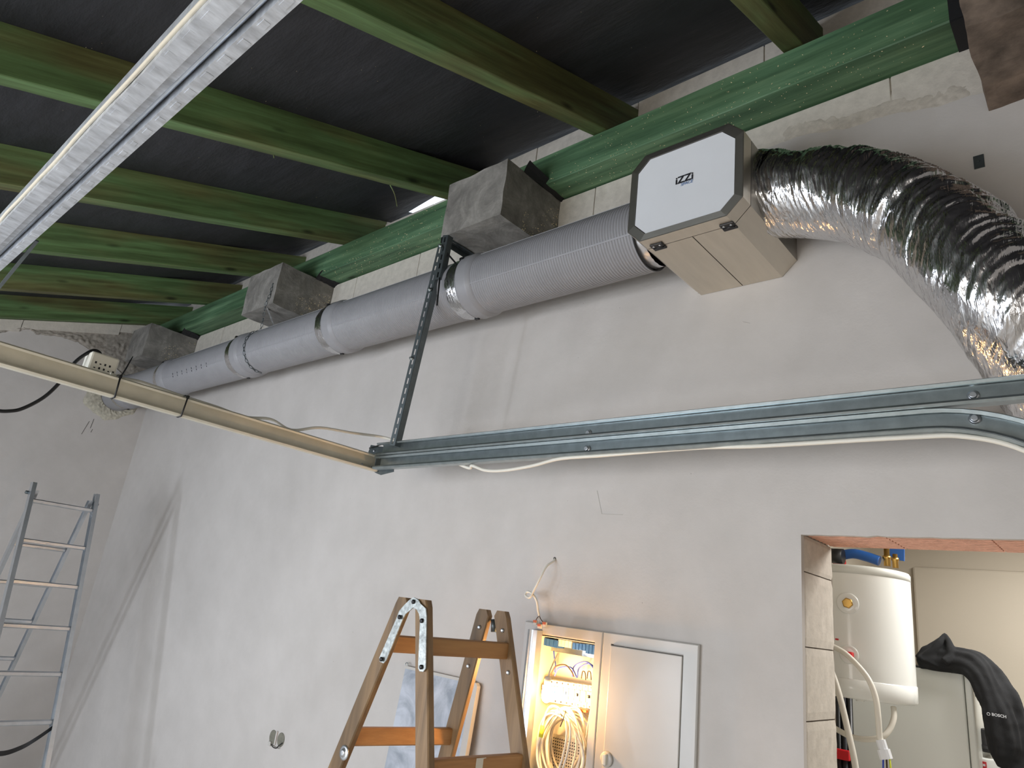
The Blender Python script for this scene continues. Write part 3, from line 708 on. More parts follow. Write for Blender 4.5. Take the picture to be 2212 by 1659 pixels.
# loose torn foil cuff at the unit
mb = MB(); n = 90
def cuff(i, j):
    g = 2 * math.pi * i / n; a, b = frames[2]; d = 1 if math.sin(g) else 0
    low = max(0, -math.cos(g)) ** 2
    L_ = 0.035 + 0.05 * low + 0.018 * nz((math.cos(g) * 5, math.sin(g) * 5, 1))
    r = 0.158 + 0.034 * low * (j / 6) + 0.007 * nz((math.cos(g) * 9, math.sin(g) * 9, j * .6))
    p = ctr[0] + tang[0] * (0.085 - L_ * j / 6 - 0.035)
    return p + a * math.cos(g) * r + b * math.sin(g) * r
mb.grid(cuff, n, 7, cu='u'); mb.build('torn_cuff', FOIL, hroot, fix=False)

# ================================================================== garage door track
TY = -0.405          # web plane of the track, open towards the room
XE = -2.70
def rail_profile(x, z0, y=TY):
    h = 0.0625
    return [(x, y - .040, z0 + h - .010), (x, y - .044, z0 + h - .003), (x, y - .040, z0 + h), (x, y - .004, z0 + h), (x, y, z0 + h - .004), (x, y, z0 + .006), (x, y - .004, z0), (x, y - .040, z0 - .001), (x, y - .046, z0 + .006), (x, y - .043, z0 + .012)]
track = thing('door_track', (-1.3, TY, 2.24), 'double galvanised sectional door track running along the wall', 'door track')
MB().strip(rail_profile(XE, 2.309), (RX - 0.02 - XE, 0, 0), .002).build('upper_rail', GALV, track)
# lower rail: straight, then curving down outside the picture
pr = rail_profile(0, 0, 0); pr = [(p[1], p[2]) for p in pr]
path = [(XE + .0 + i * (2.33 / 20), 0.0) for i in range(21)]
xc = path[-1][0]; Rb = 0.42
path += [(xc + Rb * math.sin(a), -Rb * (1 - math.cos(a))) for a in [math.pi / 2 * k / 18 for k in range(1, 19)]]
path += [(xc + Rb, -Rb - 0.3), (xc + Rb, FZ - 2.243)]
mb = MB(); v = []; th = .002
full = pr + [(y + (.002 if 3 < k < 7 else 0), z + (-.002 if k <= 3 else (.002 if k >= 6 else 0))) for k, (y, z) in reversed(list(enumerate(pr)))]
for k, (px_, dz) in enumerate(path):
    a = Vector(path[min(k + 1, len(path) - 1)]) - Vector(path[max(k - 1, 0)]); a.normalize(); nx_, nz_ = -a.y, a.x
    for (y, h) in full: v.append((px_ + nx_ * h, TY + y, 2.243 + dz + nz_ * h))
m_ = len(full); f = [(i * m_ + j, i * m_ + (j + 1) % m_, (i + 1) * m_ + (j + 1) % m_, (i + 1) * m_ + j) for i in range(len(path) - 1) for j in range(m_)]
mb.add(v, f); mb.build('lower_rail', GALV, track, fix=False)
for px_, py_ in ((1272, 936), (1269, 970), (2103, 855), (2106, 905)):
    p = aty(px_, py_, TY - .001); MB().lathe([(0, .0145), (.003, .0145), (.005, .010), (.0052, .0095), (.011, .009), (.012, .007)], p, (0, -1, 0), 16).build('bolt_head', ALU, track)
pl = [(783, 985), (795, 978), (801, 961), (819, 964), (850, 968), (850, 1019), (822, 1026), (812, 1022), (780, 1001)]
ends = MB().prism([aty(a, b, TY + .004) for a, b in pl], (0, .003, 0)).build('end_plate', HANGMET, track)
for px_, py_ in ((808, 974), (840, 980), (835, 1007)):
    MB().lathe([(0, .006), (.003, .006), (.004, .003)], aty(px_, py_, TY + .003), (0, -1, 0), 10).build('rivet', ALU, ends)
# ---- crossbar from the track end towards the opener rail
CXB = -2.745
cb = thing('crossbar', (CXB, -1.2, 2.24), 'beige grey steel crossbar between door track and opener rail', 'crossbar')
h = 0.074; z0 = 2.241
prof = [(CXB + .030, TY, z0 + h - .010), (CXB + .034, TY, z0 + h - .004), (CXB + .030, TY, z0 + h), (CXB + .003, TY, z0 + h), (CXB, TY, z0 + h - .003), (CXB, TY, z0 + .003), (CXB + .003, TY, z0), (CXB + .030, TY, z0), (CXB + .034, TY, z0 + .005), (CXB + .030, TY, z0 + .009)]
MB().strip(prof, (0, -1.80, 0), .002).build('bar', BARMET, cb)
for px_, py_ in ((782, 1003), (801, 1009)):
    MB().lathe([(0, .006), (.003, .006), (.004, .003)], at(0, CXB + .001, px_, py_), (1, 0, 0), 10).build('rivet', ALU, cb)
# ---- opener rail over the photographer
ORY0, ORY1, ORZ = -2.221, -2.160, 2.300
rail = thing('opener_rail', (-1.1, -2.19, ORZ), 'wide galvanised opener rail with a slot underneath and a cable beside it', 'opener rail')
x0 = CXB + .04; Lr = 0.75 - x0
prof = [(x0, -2.187, ORZ + .030), (x0, -2.187, ORZ + .010), (x0, -2.1965, ORZ + .009), (x0, -2.199, ORZ), (x0, ORY0, ORZ), (x0, ORY0 - .001, ORZ + .045), (x0, ORY1 + .001, ORZ + .045), (x0, ORY1, ORZ), (x0, -2.1735, ORZ), (x0, -2.1725, ORZ + .030)]
MB().strip(prof, (Lr, 0, 0), -.0016).build('channel', GALV_RAIL, rail)
MB().tube([(x0, -2.1805, ORZ + .020), (x0 + Lr, -2.1805, ORZ + .020)], .0046, 10).build('drive_tube', ALU, rail)
for i in range(46):      # pressed notches along both flanges
    xx = x0 + .5 + i * .05
    for y0_, y1_ in ((ORY0 + .001, -2.200), (-2.173, ORY1 - .001)):
        MB().box(xx, xx + random.uniform(.010, .024), y0_ + random.uniform(0, .003), y1_ - random.uniform(0, .003), ORZ - .0012, ORZ + .0005).build('flange_rib', GALV_RAIL, rail)
cab_pts = [Vector((x0 + .1 + i * .11, ORY0 - .004 + .0035 * nz((i * .7, 4, 0)), ORZ + .010 + .006 * nz((i * .9, 8, 0)))) for i in range(int(Lr / .11))]
tag(MB().tube(bez(cab_pts, 5), .0030, 8).build('rail_cable', plain('cream_cable', S(206, 198, 180), 0.75)), 'thin white cable laid along the side of the opener rail', 'cable')
a = at(2, ORZ + .012, 80, 520); b = at(2, ORZ - .03, -40, 668)
tag(MB().beam(a, b, .007, .003).build('rail_strap', HANGMET), 'thin grey metal strap leaving the side of the opener rail', 'strap')
# ---- slotted hanger from concrete block to track
def slotted(mb, p0, p1, wid, nrm, pitch=.05, sl=.030, sw=.0085, th=.0025, start=.012):
    p0 = Vector(p0); p1 = Vector(p1); d = (p1 - p0); Lh = d.length; d.normalize(); nrm = Vector(nrm); nrm = (nrm - d * nrm.dot(d)).normalized(); s = d.cross(nrm)
    def pc(a, b, u, v): mb.beam(p0 + d * a + s * ((u + v) / 2), p0 + d * b + s * ((u + v) / 2), abs(v - u), th, up=nrm)
    h2 = wid / 2; pc(0, Lh, -h2, -sw / 2); pc(0, Lh, sw / 2, h2)
    t = 0; pos = start
    while pos < Lh:
        pc(t, pos, -sw / 2, sw / 2); t = pos + sl; pos += pitch
    if t < Lh: pc(t, Lh, -sw / 2, sw / 2)
hg = thing('slotted_hanger', (-2.58, -0.41, 2.36), 'slotted steel angle hanger between concrete block and door track', 'hanger')
vd = Vector((CAM.x + 2.55, CAM.y + .41, 0)).normalized()          # the slotted leg faces the room
side = Vector((vd.y * -1, vd.x, 0))
A0 = aty(952, 531, -0.456); A1 = aty(847, 962, -0.456); B0 = aty(963, 508, -0.448); B1 = aty(944, 604, -0.450)
for nm, p, q in (('lower_arm', A0, A1), ('upper_arm', B0, B1)):
    mb = MB(); slotted(mb, p, q, .030, (0.35, -1, 0)); o = mb.build(nm, HANGMET, hg)
    d = (q - p).normalized(); s = d.cross(Vector((0.35, -1, 0))).normalized()
    off = -s * .016
    if (p + off).x < p.x: off = -off
    MB().beam(p + off + Vector((0, .016, 0)), q + off + Vector((0, .016, 0)), .0025, .032, up=(0, 1, 0)).build('angle_leg', HANGMET, o)
mb = MB(); zb_ = 3.474
slotted(mb, (-2.497, -0.42, zb_), (-2.497, -0.20, zb_), .034, (0, 0, 1)); mb.beam((-2.514, -.42, zb_ - .016), (-2.514, -.20, zb_ - .016), .0025, .032); mb.build('foot_bracket', HANGMET, hg)
for px_, py_ in ((952, 532), (929, 626), (890, 775)):
    MB().lathe([(0, .011), (.006, .011), (.007, .007), (.016, .006)], aty(px_, py_, -0.459), (.2, -1, 0), 6).build('bolt', GALV, hg)
MB().beam(aty(958, 538, -0.44), aty(984, 568, -0.40), .008, .008).build('brace_rod', BLACK, hg)
MB().beam(aty(950, 600, -0.462), aty(944, 660, -0.466), .006, .006).build('strap_tail', BLACK, hg)
# ---- white cable along crossbar and under the track
def wpath(lst): return [at(ax, v, px_, py_) for ax, v, px_, py_ in lst]
xb = CXB - .012
cpts = wpath([(0, xb, 238, 807), (0, xb, 262, 817), (0, xb, 300, 824), (0, xb, 340, 837), (0, xb, 385, 853), (0, xb, 420, 864), (0, xb, 470, 880), (0, xb, 530, 901), (0, xb, 585, 906), (0, xb, 630, 929), (0, xb, 690, 924), (0, xb, 760, 935), (0, xb, 830, 945), (1, -.40, 880, 962)])
cpts += [Vector((-2.3, TY + .015, 2.30)), Vector((-2.1, TY + .012, 2.235))]
cpts += wpath([(1, -.42, 1020, 1006), (1, -.43, 1050, 1016), (1, -.435, 1090, 1016), (1, -.435, 1150, 1006), (1, -.43, 1210, 991), (1, -.425, 1300, 984), (1, -.42, 1500, 968)])
cpts += [Vector((-.8, TY - .03, 2.236)), Vector((-.42, TY - .03, 2.234))] + [Vector((-.37 + .414 * math.sin(a_), TY - .03, 2.235 - .414 * (1 - math.cos(a_)))) for a_ in (.2, .5, .9, 1.3, 1.57)] + [Vector((.044, TY - .03, 1.0)), Vector((.044, TY - .03, FZ + .01))]
tag(MB().tube(bez(cpts, 8), .0065, 10).build('white_flat_cable', WHITE_CB), 'white cable tied along the crossbar and sagging under the door track', 'cable')
# ---- control box on the crossbar with black cable
bx0, bx1 = CXB - .075, CXB - .030
box = thing('control_box', (CXB - .05, -1.67, 2.317), 'small white control box with pin holes sitting on the crossbar', 'control box')
bb = MB().bbox(CXB - .10, CXB - .020, -1.718, -1.622, 2.318, 2.395, .007).build('housing', CREAM, box)
for k in range(9):
    yy = -1.70 + (k % 5) * .016; zz_ = 2.334 + (k // 5) * .018
    MB().box(CXB - .021, CXB - .0195, yy, yy + .006, zz_, zz_ + (.008 if k % 3 else .004)).build('pin_slot', BLACK, bb)
bpt = wpath([(0, CXB - .06, 218, 771), (0, CXB - .06, 215, 762), (0, CXB - .06, 203, 757), (0, CXB - .06, 185, 765), (0, CXB - .07, 160, 785), (0, CXB - .08, 130, 825), (0, CXB - .08, 95, 858), (0, CXB - .08, 50, 882), (0, CXB - .08, 20, 888), (0, CXB - .08, -10, 886), (0, CXB - .08, -60, 870), (0, CXB - .05, -130, 800), (0, CXB - .01, -160, 765)])
tag(MB().tube(bez(bpt, 8), .0062, 8).build('black_cable', BLACK), 'black cable looping from the control box behind the crossbar', 'cable')
def ziptie(px_, label, tail):
    t0 = at(0, CXB + .034, px_[0], px_[1]); t1 = at(0, CXB + .034, px_[2], px_[3])
    y = (t0.y + t1.y) / 2
    pts = [Vector((CXB + .037, t0.y, 2.318)), Vector((CXB + .038, (t0.y + t1.y) / 2, 2.28)), Vector((CXB + .037, t1.y, 2.239)), Vector((CXB + .01, t1.y, 2.237)), Vector((CXB - .004, t1.y, 2.24)), Vector((CXB - .02, y, 2.28)), Vector((CXB - .02, t0.y, 2.325)), Vector((CXB + .01, t0.y, 2.327))]
    mb = MB().tube(pts, .0032, 6, closed=True)
    mb.bbox(CXB + .03, CXB + .042, t0.y - .005, t0.y + .005, 2.312, 2.324, .002)
    if tail: mb.tube(bez([pts[0], at(0, CXB + .037, 270, 800), at(0, CXB + .02, 287, 770)], 4), [.003] * 6 + [.0025] * 2 + [.0015], 6)
    tag(mb.build('zip_tie', BLACK), label, 'zip tie', 'zip ties on the crossbar')
ziptie((259, 816, 247, 858), 'black zip tie with a long tail sticking up beside the control box', True)
ziptie((403, 866, 390, 901), 'black zip tie cut short on the middle of the crossbar', False)
mb = MB().tube(bez([aty(798, 968, -.412), aty(836, 957, -.43), aty(850, 956, -.44), aty(858, 951, -.43)], 5), .003, 6)
tag(mb.build('zip_tie', BLACK), 'black zip tie at the foot of the slotted hanger', 'zip tie')
# ================================================================== chain and strap at the second block
mb = MB()
yb = -0.424
cp = [aty(590, 612, yb), aty(583, 637, yb), aty(574, 657, yb)]
th_ = [YC + 0.0, ZC]
cx2 = -4.425
arc = [Vector((cx2 - .003 * k, YC + math.cos(g) * (RD + .008), ZC + math.sin(g) * (RD + .008))) for k, g in enumerate([math.radians(d) for d in (118, 140, 165, 190, 215, 240, 262, 285)])]
cpath = bez(cp + arc, 10)
# links
L_ = 0; pos = [cpath[0]]
for a, b in zip(cpath[:-1], cpath[1:]):
    L_ += (b - a).length
    if L_ > .024: pos.append(b); L_ = 0
for k, (a, b) in enumerate(zip(pos[:-1], pos[1:])):
    d = (b - a).normalized(); c = (a + b) / 2; u = d.orthogonal().normalized(); v_ = d.cross(u); wv = u if k % 2 else v_
    pts = [c + d * .016 * math.cos(g) + wv * .0075 * math.sin(g) for g in [2 * math.pi * i / 10 for i in range(10)]]
    mb.tube(pts, .0021, 5, closed=True)
tag(mb.build('chain', HANGMET, fix=False), 'thin dark chain slung from the concrete block around the duct', 'chain')
mb = MB(); p0 = Vector((-4.275 - .09, -0.405, 3.470)); 
slotted(mb, aty(575, 660, -0.40), aty(592, 704, -0.30), .026, (0, -1, .4), pitch=.030, sl=.016, sw=.010, th=.0015, start=.006)
tag(mb.build('perforated_strap', ALU), 'bright perforated metal strap under the chained block', 'strap')
# small tab on the wall near the hose
mb = MB(); p = aty(2117, 350, -0.003); mb.box(p.x - .018, p.x + .012, -.004, 0.0, p.z - .022, p.z + .028); mb.lathe([(0, .004), (.004, .003)], (p.x - .003, -.004, p.z + .005), (0, -1, 0), 8)
tag(mb.build('metal_tab', HANGMET), 'small dark metal tab screwed to the wall above the foil hose', 'bracket')

# ================================================================== aluminium step ladder by the corner
al = thing('aluminium_ladder', (-5.85, -0.85, FZ), 'aluminium folding ladder standing open in the corner by the gable wall', 'ladder')
yR, yL, APZ = -0.625, -1.068, 2.135
def fx(z): return -5.805 + (2.13 - z) * 0.351      # front section
def bxx(z): return -5.835 - (2.02 - z) * 0.446     # rear section
def rail_c(mb, pa, pb, w_, d_, th=.0025, inward=1):
    # C-section rail, open to the inside
    dvec = pb - pa
    x = Vector((1, 0, 0)); y = Vector((0, inward, 0))
    pl_ = [pa + x * (w_ / 2) + y * d_, pa + x * (w_ / 2), pa - x * (w_ / 2), pa - x * (w_ / 2) + y * d_]
    mb.strip(pl_, dvec, th * inward); return mb
for y, inn in ((yR, -1), (yL, 1)):
    rail_c(MB(), Vector((fx(FZ), y, FZ)), Vector((fx(APZ), y, APZ)), .062, .026, inward=inn).build('front_rail', ALU, al)
    rail_c(MB(), Vector((bxx(FZ), y - .012 * inn * -1 + .03 * inn, FZ)), Vector((bxx(2.08), y + .03 * inn, 2.08)), .058, .024, inward=inn).build('rear_rail', ALU, al)
    yy = y + .012 * inn
    MB().beam((fx(2.12) - .02, yy, 2.12), (fx(1.97) - .03, yy, 1.97), .014, .05, up=(1, 0, 0)).build('hinge_plate', ALU, al)
    MB().lathe([(0, .012), (.02, .012), (.024, .008)], (fx(2.06) - .03, y + .004 * inn, 2.06), (0, -inn, 0), 12).build('hinge_pin', HANGMET, al)
    for xf in (fx(FZ), bxx(FZ)): MB().bbox(xf - .04, xf + .04, y - .02 + .02 * inn, y + .02 + .02 * inn, FZ, FZ + .04, .006).build('rubber_foot', BLACK, al)
fz = [2.007, 1.735, 1.470, 1.205, 0.932, 0.663, 0.395, 0.125]
for z in fz: MB().beam((fx(z), yL + .004, z), (fx(z), yR - .004, z), .032, .030, b=.006).build('rung', ALU, al)
for z in fz[1:]: MB().beam((bxx(z - .03), yL + .034, z - .03), (bxx(z - .03), yR - .034, z - .03), .030, .028, b=.006).build('rung', ALU, al)
st = bez([at(1, yR - .02, 113, 1572), at(1, yR - .1, 80, 1595), at(1, yR - .2, 45, 1615), at(1, yR - .3, 0, 1628), at(1, yR - .43, -60, 1620)], 8)
mb = MB()
for k in (0, 1): pass
n_ = len(st); mb.grid(lambda i, j: st[i] + Vector((.0015 * (j in (1, 2)), 0, .014 * (1 if j in (0, 1) else -1))), n_, 4, smooth=False, cu='v')
mb.build('spreader_strap', BLACK, al, fix=False)

# ================================================================== wooden A-frame ladder
ZINC = plain('mottled_zinc', S(176, 180, 176), 0.4, 0.75, var=0.45, vs_=75)
wl = thing('wooden_ladder', (-1.88, -0.54, FZ), 'wooden folding ladder with steel top hinges in front of the open cabinet', 'ladder')
legs = {}
def leg(name, y, pa, pb, th, wd):
    a = aty(*pa, y); b = aty(*pb, y); d = (b - a); s = d.x / d.z
    top = a.z; p1 = Vector((a.x, y, top)); p0 = Vector((a.x + s * (FZ - top), y, FZ))
    mb = MB()
    dx = wd / 2; hy = th / 2; c = .004
    cs = [(-dx + c, -hy), (dx - c, -hy), (dx, -hy + c), (dx, hy - c), (dx - c, hy), (-dx + c, hy), (-dx, hy - c), (-dx, -hy + c)]
    v = [p0 + Vector((u, v_, 0)) for u, v_ in cs] + [p1 + Vector((u, v_, -.012)) for u, v_ in cs] + [p1 + Vector((u * .62, v_, .010)) for u, v_ in cs]
    f = [(i + 8 * k, (i + 1) % 8 + 8 * k, (i + 1) % 8 + 8 * k + 8, i + 8 * k + 8) for k in (0, 1) for i in range(8)] + [tuple(range(8)), tuple(range(16, 24))]
    mb.add(v, f); o = mb.build('rail', LADDER_W, wl)
    legs[name] = lambda z: Vector((a.x + s * (z - top), y, z)); return o
YN, YF = -0.75, -0.33
leg('QN', YN, (874, 1297), (726, 1659), .026, .068); leg('PN', YN, (917, 1302), (919, 1659), .030, .064)
leg('QF', YF, (1047, 1322), (973, 1600), .026, .070); leg('PF', YF, (1086, 1326), (1127, 1659), .026, .070)
for sec, zs in (('P', (1.535, 1.185, .88, .575, .27, .02)), ('Q', (1.52, 1.20, .90, .60, .30, .03))):
    for z in zs:
        a = legs[sec + 'N'](z); b = legs[sec + 'F'](z)
        MB().beam(a + Vector((0, -.005, 0)), b + Vector((0, .005, 0)), .034 if z < 1.5 else .030, .058, b=.005).build('rung', RUNG_W, wl)
# steel hinge plates
def plate(pxs, y, name='hinge_plate'):
    return MB().prism([aty(a, b, y) for a, b in pxs], (0, .004, 0)).build(name, ZINC, wl)
h1 = plate([(884, 1296), (893, 1290), (903, 1294), (905, 1304), (893, 1312), (876, 1326), (870, 1337), (834, 1426), (828, 1433), (820, 1429), (819, 1421), (856, 1336), (862, 1320), (872, 1308)], YN - .020)
h2 = plate([(888, 1297), (894, 1290), (904, 1297), (908, 1304), (919, 1314), (921, 1330), (919, 1444), (914, 1451), (906, 1450), (903, 1443), (907, 1342), (905, 1326), (899, 1316), (892, 1312)], YN - .024)
for hp_, px_, py_ in ((h1, 894, 1300), (h1, 864, 1333), (h1, 825, 1424), (h2, 912, 1341), (h2, 911, 1441)):
    MB().lathe([(0, .0075), (.005, .0075), (.007, .004)], aty(px_, py_, YN - .024), (0, -1, 0), 10).build('screw', BLACK, hp_)
for px_, py_ in ((1036, 1355), (1086, 1362), (1012, 1439), (1098, 1453)):
    MB().lathe([(0, .009), (.004, .008), (.007, .004)], aty(px_, py_, YF - .013), (0, -1, 0), 12).build('bolt_head', ALU, wl)
MB().tube([aty(1067, 1338, YF + .01), aty(1067, 1365, YF + .01)], .012, 8).build('far_hinge', HANGMET, wl)
MB().lathe([(0, .024), (.003, .024), (.004, .018), (.005, .012), (.010, .011), (.011, .006)], aty(744, 1626, YN - .013), (0, -1, 0), 20).build('spreader_bolt', ALU, wl)
p = aty(1037, 1645, -0.5); a = legs['PN'](1.185); b = legs['PF'](1.185); q = (a + b) / 2
MB().box(q.x + .0165, q.x + .018, q.y - .02, q.y + .025, 1.158, 1.212).build('paper_label', CREAM, wl)

# ================================================================== distribution cabinet
cab = thing('distribution_cabinet', (-1.6, 0, KZ0), 'grey flush electrical cabinet with one open bay and one closed door', 'cabinet')
FX0, FX1, FZ0_, FZ1 = -2.008, -1.197, 0.50, 1.645
D0, D1 = -1.632, -1.575                      # divider between the bays
def frame(x0, x1, z0, z1, wl_, wr, wt, y0, y1, name):
    o = [(x0, z0), (x1, z0), (x1, z1), (x0, z1)]; i = [(x0 + wl_, z0 + wt), (x1 - wr, z0 + wt), (x1 - wr, z1 - wt), (x0 + wl_, z1 - wt)]; b = .004
    o2 = [(x0 + b, z0 + b), (x1 - b, z0 + b), (x1 - b, z1 - b), (x0 + b, z1 - b)]
    v = [(x, y1, z) for x, z in o] + [(x, y0 + b, z) for x, z in o] + [(x, y0, z) for x, z in o2] + [(x, y0, z) for x, z in i] + [(x, y1, z) for x, z in i]
    mb = MB(); mb.add(v, [(4 * r + k, 4 * r + (k + 1) % 4, 4 * r + 4 + (k + 1) % 4, 4 * r + 4 + k) for r in range(4) for k in range(4)]); mb.build(name, CAB, cab)
frame(FX0, -1.605, FZ0_, FZ1, .062, .034, .040, -.014, .002, 'bay_frame'); frame(-1.602, FX1, FZ0_, FZ1, .040, .058, .040, -.016, .002, 'bay_frame')
door = MB().bbox(-1.560, -1.257, -.022, -.004, FZ0_ + .045, FZ1 - .046, .003).build('door', CAB, cab)
kp = aty(1311, 1640, -.024)
MB().lathe([(0, .026), (.006, .026), (.009, .022), (.009, .012)], kp, (0, -1, 0), 24).build('lock_ring', CAB, door)
MB().bbox(kp.x - .008, kp.x + .008, -.046, -.024, kp.z - .019, kp.z + .019, .004).build('lock_handle', CREAM, door)
# steel box lining
mb = MB(); bd = 0.13
mb.box(KX0 + .004, KX1 - .004, bd, bd + .003, KZ0 + .004, KZ1 - .004); mb.box(KX0 + .004, KX0 + .007, .002, bd, KZ0 + .004, KZ1 - .004); mb.box(KX1 - .007, KX1 - .004, .002, bd, KZ0 + .004, KZ1 - .004)
mb.box(KX0 + .004, KX1 - .004, .002, bd, KZ1 - .007, KZ1 - .004); mb.box(KX0 + .004, KX1 - .004, .002, bd, KZ0 + .004, KZ0 + .007); mb.box(-1.612, -1.606, .002, bd, KZ0 + .004, KZ1 - .004)
mb.build('lining', CREAM, cab)
# upright aluminium trunking at the open side
mb = MB()
prf = [(-1.952, -.016, 0), (-1.952, -.052, 0), (-1.940, -.056, 0), (-1.934, -.050, 0), (-1.926, -.050, 0), (-1.920, -.056, 0), (-1.906, -.052, 0), (-1.906, -.016, 0)]
mb.strip([(x, y, FZ0_ + .05) for x, y, z in prf], (0, 0, 1.615 - FZ0_ - .05), .002); mb.build('side_profile', ALU, cab)
# rows of modules: positions from the picture on the plane of the mounting rail
def row(pxa, pxb, n, y, hgt, dep, matl, name, parent=cab):
    a = aty(*pxa, y); b = aty(*pxb, y); out = []
    for k in range(n):
        x0 = a.x + (b.x - a.x) * k / n; x1 = a.x + (b.x - a.x) * (k + 1) / n; z = a.z + (b.z - a.z) * (k + .5) / n
        out.append(MB().bbox(x0 + .0008, x1 - .0008, y - .004, y + dep, z - hgt / 2, z + hgt / 2, .002).build(name, matl, parent))
    return out
row((1172, 1385), (1205, 1392), 4, .07, .030, .06, BLUE, 'terminal'); row((1206, 1388), (1236, 1393), 4, .08, .028, .05, CREAM, 'terminal')
row((1237, 1395), (1266, 1399), 4, .08, .026, .05, BLUE, 'terminal'); row((1266, 1401), (1288, 1405), 3, .065, .036, .065, BLUE, 'terminal')
MB().box(KX0 + .01, -1.614, .118, .124, 1.535, 1.57).build('mounting_rail', GALV, cab); MB().box(KX0 + .01, -1.614, .118, .124, 1.36, 1.40).build('mounting_rail', GALV, cab)
br = row((1174, 1490), (1283, 1507), 9, .055, .085, .07, CREAM, 'breaker')
for k, o in enumerate(br):
    c0 = Vector((0, 0, 0)); vs_ = [v.co for v in o.data.vertices]; W0 = WORLD[o.name]
    cx_ = sum(v.x for v in vs_) / len(vs_) + W0.x; cz_ = sum(v.z for v in vs_) / len(vs_) + W0.z; fy = min(v.y for v in vs_) + W0.y
    MB().bbox(cx_ - .012, cx_ + .012, fy - .012, fy + .002, cz_ - .02, cz_ + .02, .002).build('toggle_face', WHITE_PL, o)
    if k % 2 == 0: MB().bbox(cx_ - .005, cx_ + .005, fy - .020, fy - .008, cz_ - .004, cz_ + .008, .0015).build('toggle', BLACK if k > 4 else BLUE, o)
    for dz in (.035, -.035): MB().lathe([(0, .004), (.0015, .004)], (cx_, fy - .0002, cz_ + dz), (0, -1, 0), 8).build('screw_hole', BLACK, o)
MB().beam(aty(1222, 1530, .06), aty(1268, 1537, .06), .012, .008).build('busbar', ORANGE, cab)
mb = MB()
pg = plain('perforated_sheet', S(190, 184, 168), 0.5, 0.3)
m, N, L, B = pg, pg.node_tree.nodes, pg.node_tree.links, pg.node_tree.nodes['Principled BSDF']
for z0, z1 in ((.95, 1.06), (1.10, 1.22), (.75, .90)):
    pan = MB().box(-1.90, -1.64, .116, .119, z0, z1).build('perforated_plate', pg, cab)
    mb = MB()
    for i in range(24):
        for j in range(int((z1 - z0) / .011)):
            mb.lathe([(0, .0032), (.0008, .0032)], (-1.895 + i * .0107, .1158, z0 + .006 + j * .011), (0, -1, 0), 6)
    h_ = mb.build('perforation', BLACK, pan, fix=False); h_['kind'] = 'stuff'
# wiring inside
def wire(pts, r, matl, label, group='wires inside the open cabinet bay', name='cabinet_wire', cat='wire'):
    return tag(MB().tube(bez(pts, 7), r, 6).build(name, matl), label, cat, group)
wy = .045
wire([aty(*p, wy) for p in ((1190, 1458), (1200, 1440), (1220, 1436), (1233, 1448), (1240, 1462))], .0028, BROWN_W, 'dark brown wire arched over the breakers in the open bay')
wire([aty(*p, wy + .012) for p in ((1198, 1460), (1206, 1444), (1222, 1440), (1236, 1444), (1246, 1464))], .003, BLUE_W, 'blue wire arched over the breakers in the open bay')
wire([aty(*p, wy + .02) for p in ((1236, 1462), (1240, 1440), (1258, 1430), (1272, 1432), (1284, 1446))], .003, BLUE_W, 'blue wire bending towards the right side of the open bay')
wire([aty(*p, wy + .03) for p in ((1247, 1464), (1250, 1445), (1262, 1436), (1274, 1434), (1286, 1442))], .003, BLUE_W, 'second blue wire bending towards the right side of the open bay')
wire([aty(*p, wy + .03) for p in ((1196, 1406), (1198, 1424), (1200, 1436), (1198, 1452))], .003, BLUE_W, 'straight blue wire dropping from the left blue terminals')
for k in range(3):
    x_ = 1256 + k * 12
    wire([aty(*p, wy) for p in ((x_, 1466), (x_ + 2, 1452), (x_ + 5, 1450), (x_ + 8, 1454), (x_ + 9, 1469))], .0022, BROWN_W, ('brown wire bridge on the breakers beside the blue wires', 'brown wire bridge between two others on the breakers', 'brown wire bridge on the breakers next to the bay divider')[k], 'brown wire bridges on the breakers')
# coil of cable hanging in the lower part of the bay
coil = thing('cable_coil', (-1.80, .02, 0.98), 'thick hanging coil of white and grey cables in the open cabinet bay', 'cable coil')
cc0 = aty(1218, 1612, .03)
GREYC = plain('grey_cable', S(196, 190, 178), 0.5)
for k in range(15):
    rx = .105 + random.uniform(-.022, .022); rz = .135 + random.uniform(-.03, .02); ox = random.uniform(-.014, .014); oz = random.uniform(-.02, .01); yo = random.uniform(-.045, .05)
    pts = [cc0 + Vector((ox + rx * math.cos(g), yo + .012 * math.sin(g * 2 + k), oz + rz * math.sin(g) + .01 * math.sin(3 * g + k))) for g in [2 * math.pi * i / 40 for i in range(40)]]
    MB().tube(pts, .0042, 7, closed=True).build('cable_loop', WHITE_CB if k % 4 else GREYC, coil, fix=False)
for a, b in (((1222, 1535), (1210, 1570)), ((1205, 1528), (1214, 1548))):
    MB().tube(bez([aty(*a, -.03), (aty(*a, -.03) + aty(*b, -.05)) / 2 + Vector((.006, -.006, 0)), aty(*b, -.05)], 4), .002, 6).build('tie', BLACK, coil)
MB().tube([aty(1172, 1568, -.02), aty(1168, 1592, -.02)], .009, 10).build('yellow_sleeve', YELLOW, coil)
for px_ in (1222, 1230): MB().tube(bez([aty(px_, 1556, -.04), aty(px_ + 2, 1590, -.045), aty(px_ - 8, 1640, -.04), aty(px_ - 22, 1680, -.03)], 6), .0042, 7).build('cable_tail', WHITE_CB, coil)
bl = [aty(*p, .02) for p in ((1281, 1512), (1276, 1535), (1270, 1570), (1262, 1610), (1245, 1645), (1225, 1680))]
for k in range(4): MB().tube(bez([p + Vector((.006 * k, .006 * k, 0)) for p in bl], 6), .004, 7).build('cable_tail', WHITE_CB if k % 2 else GREYC, coil)
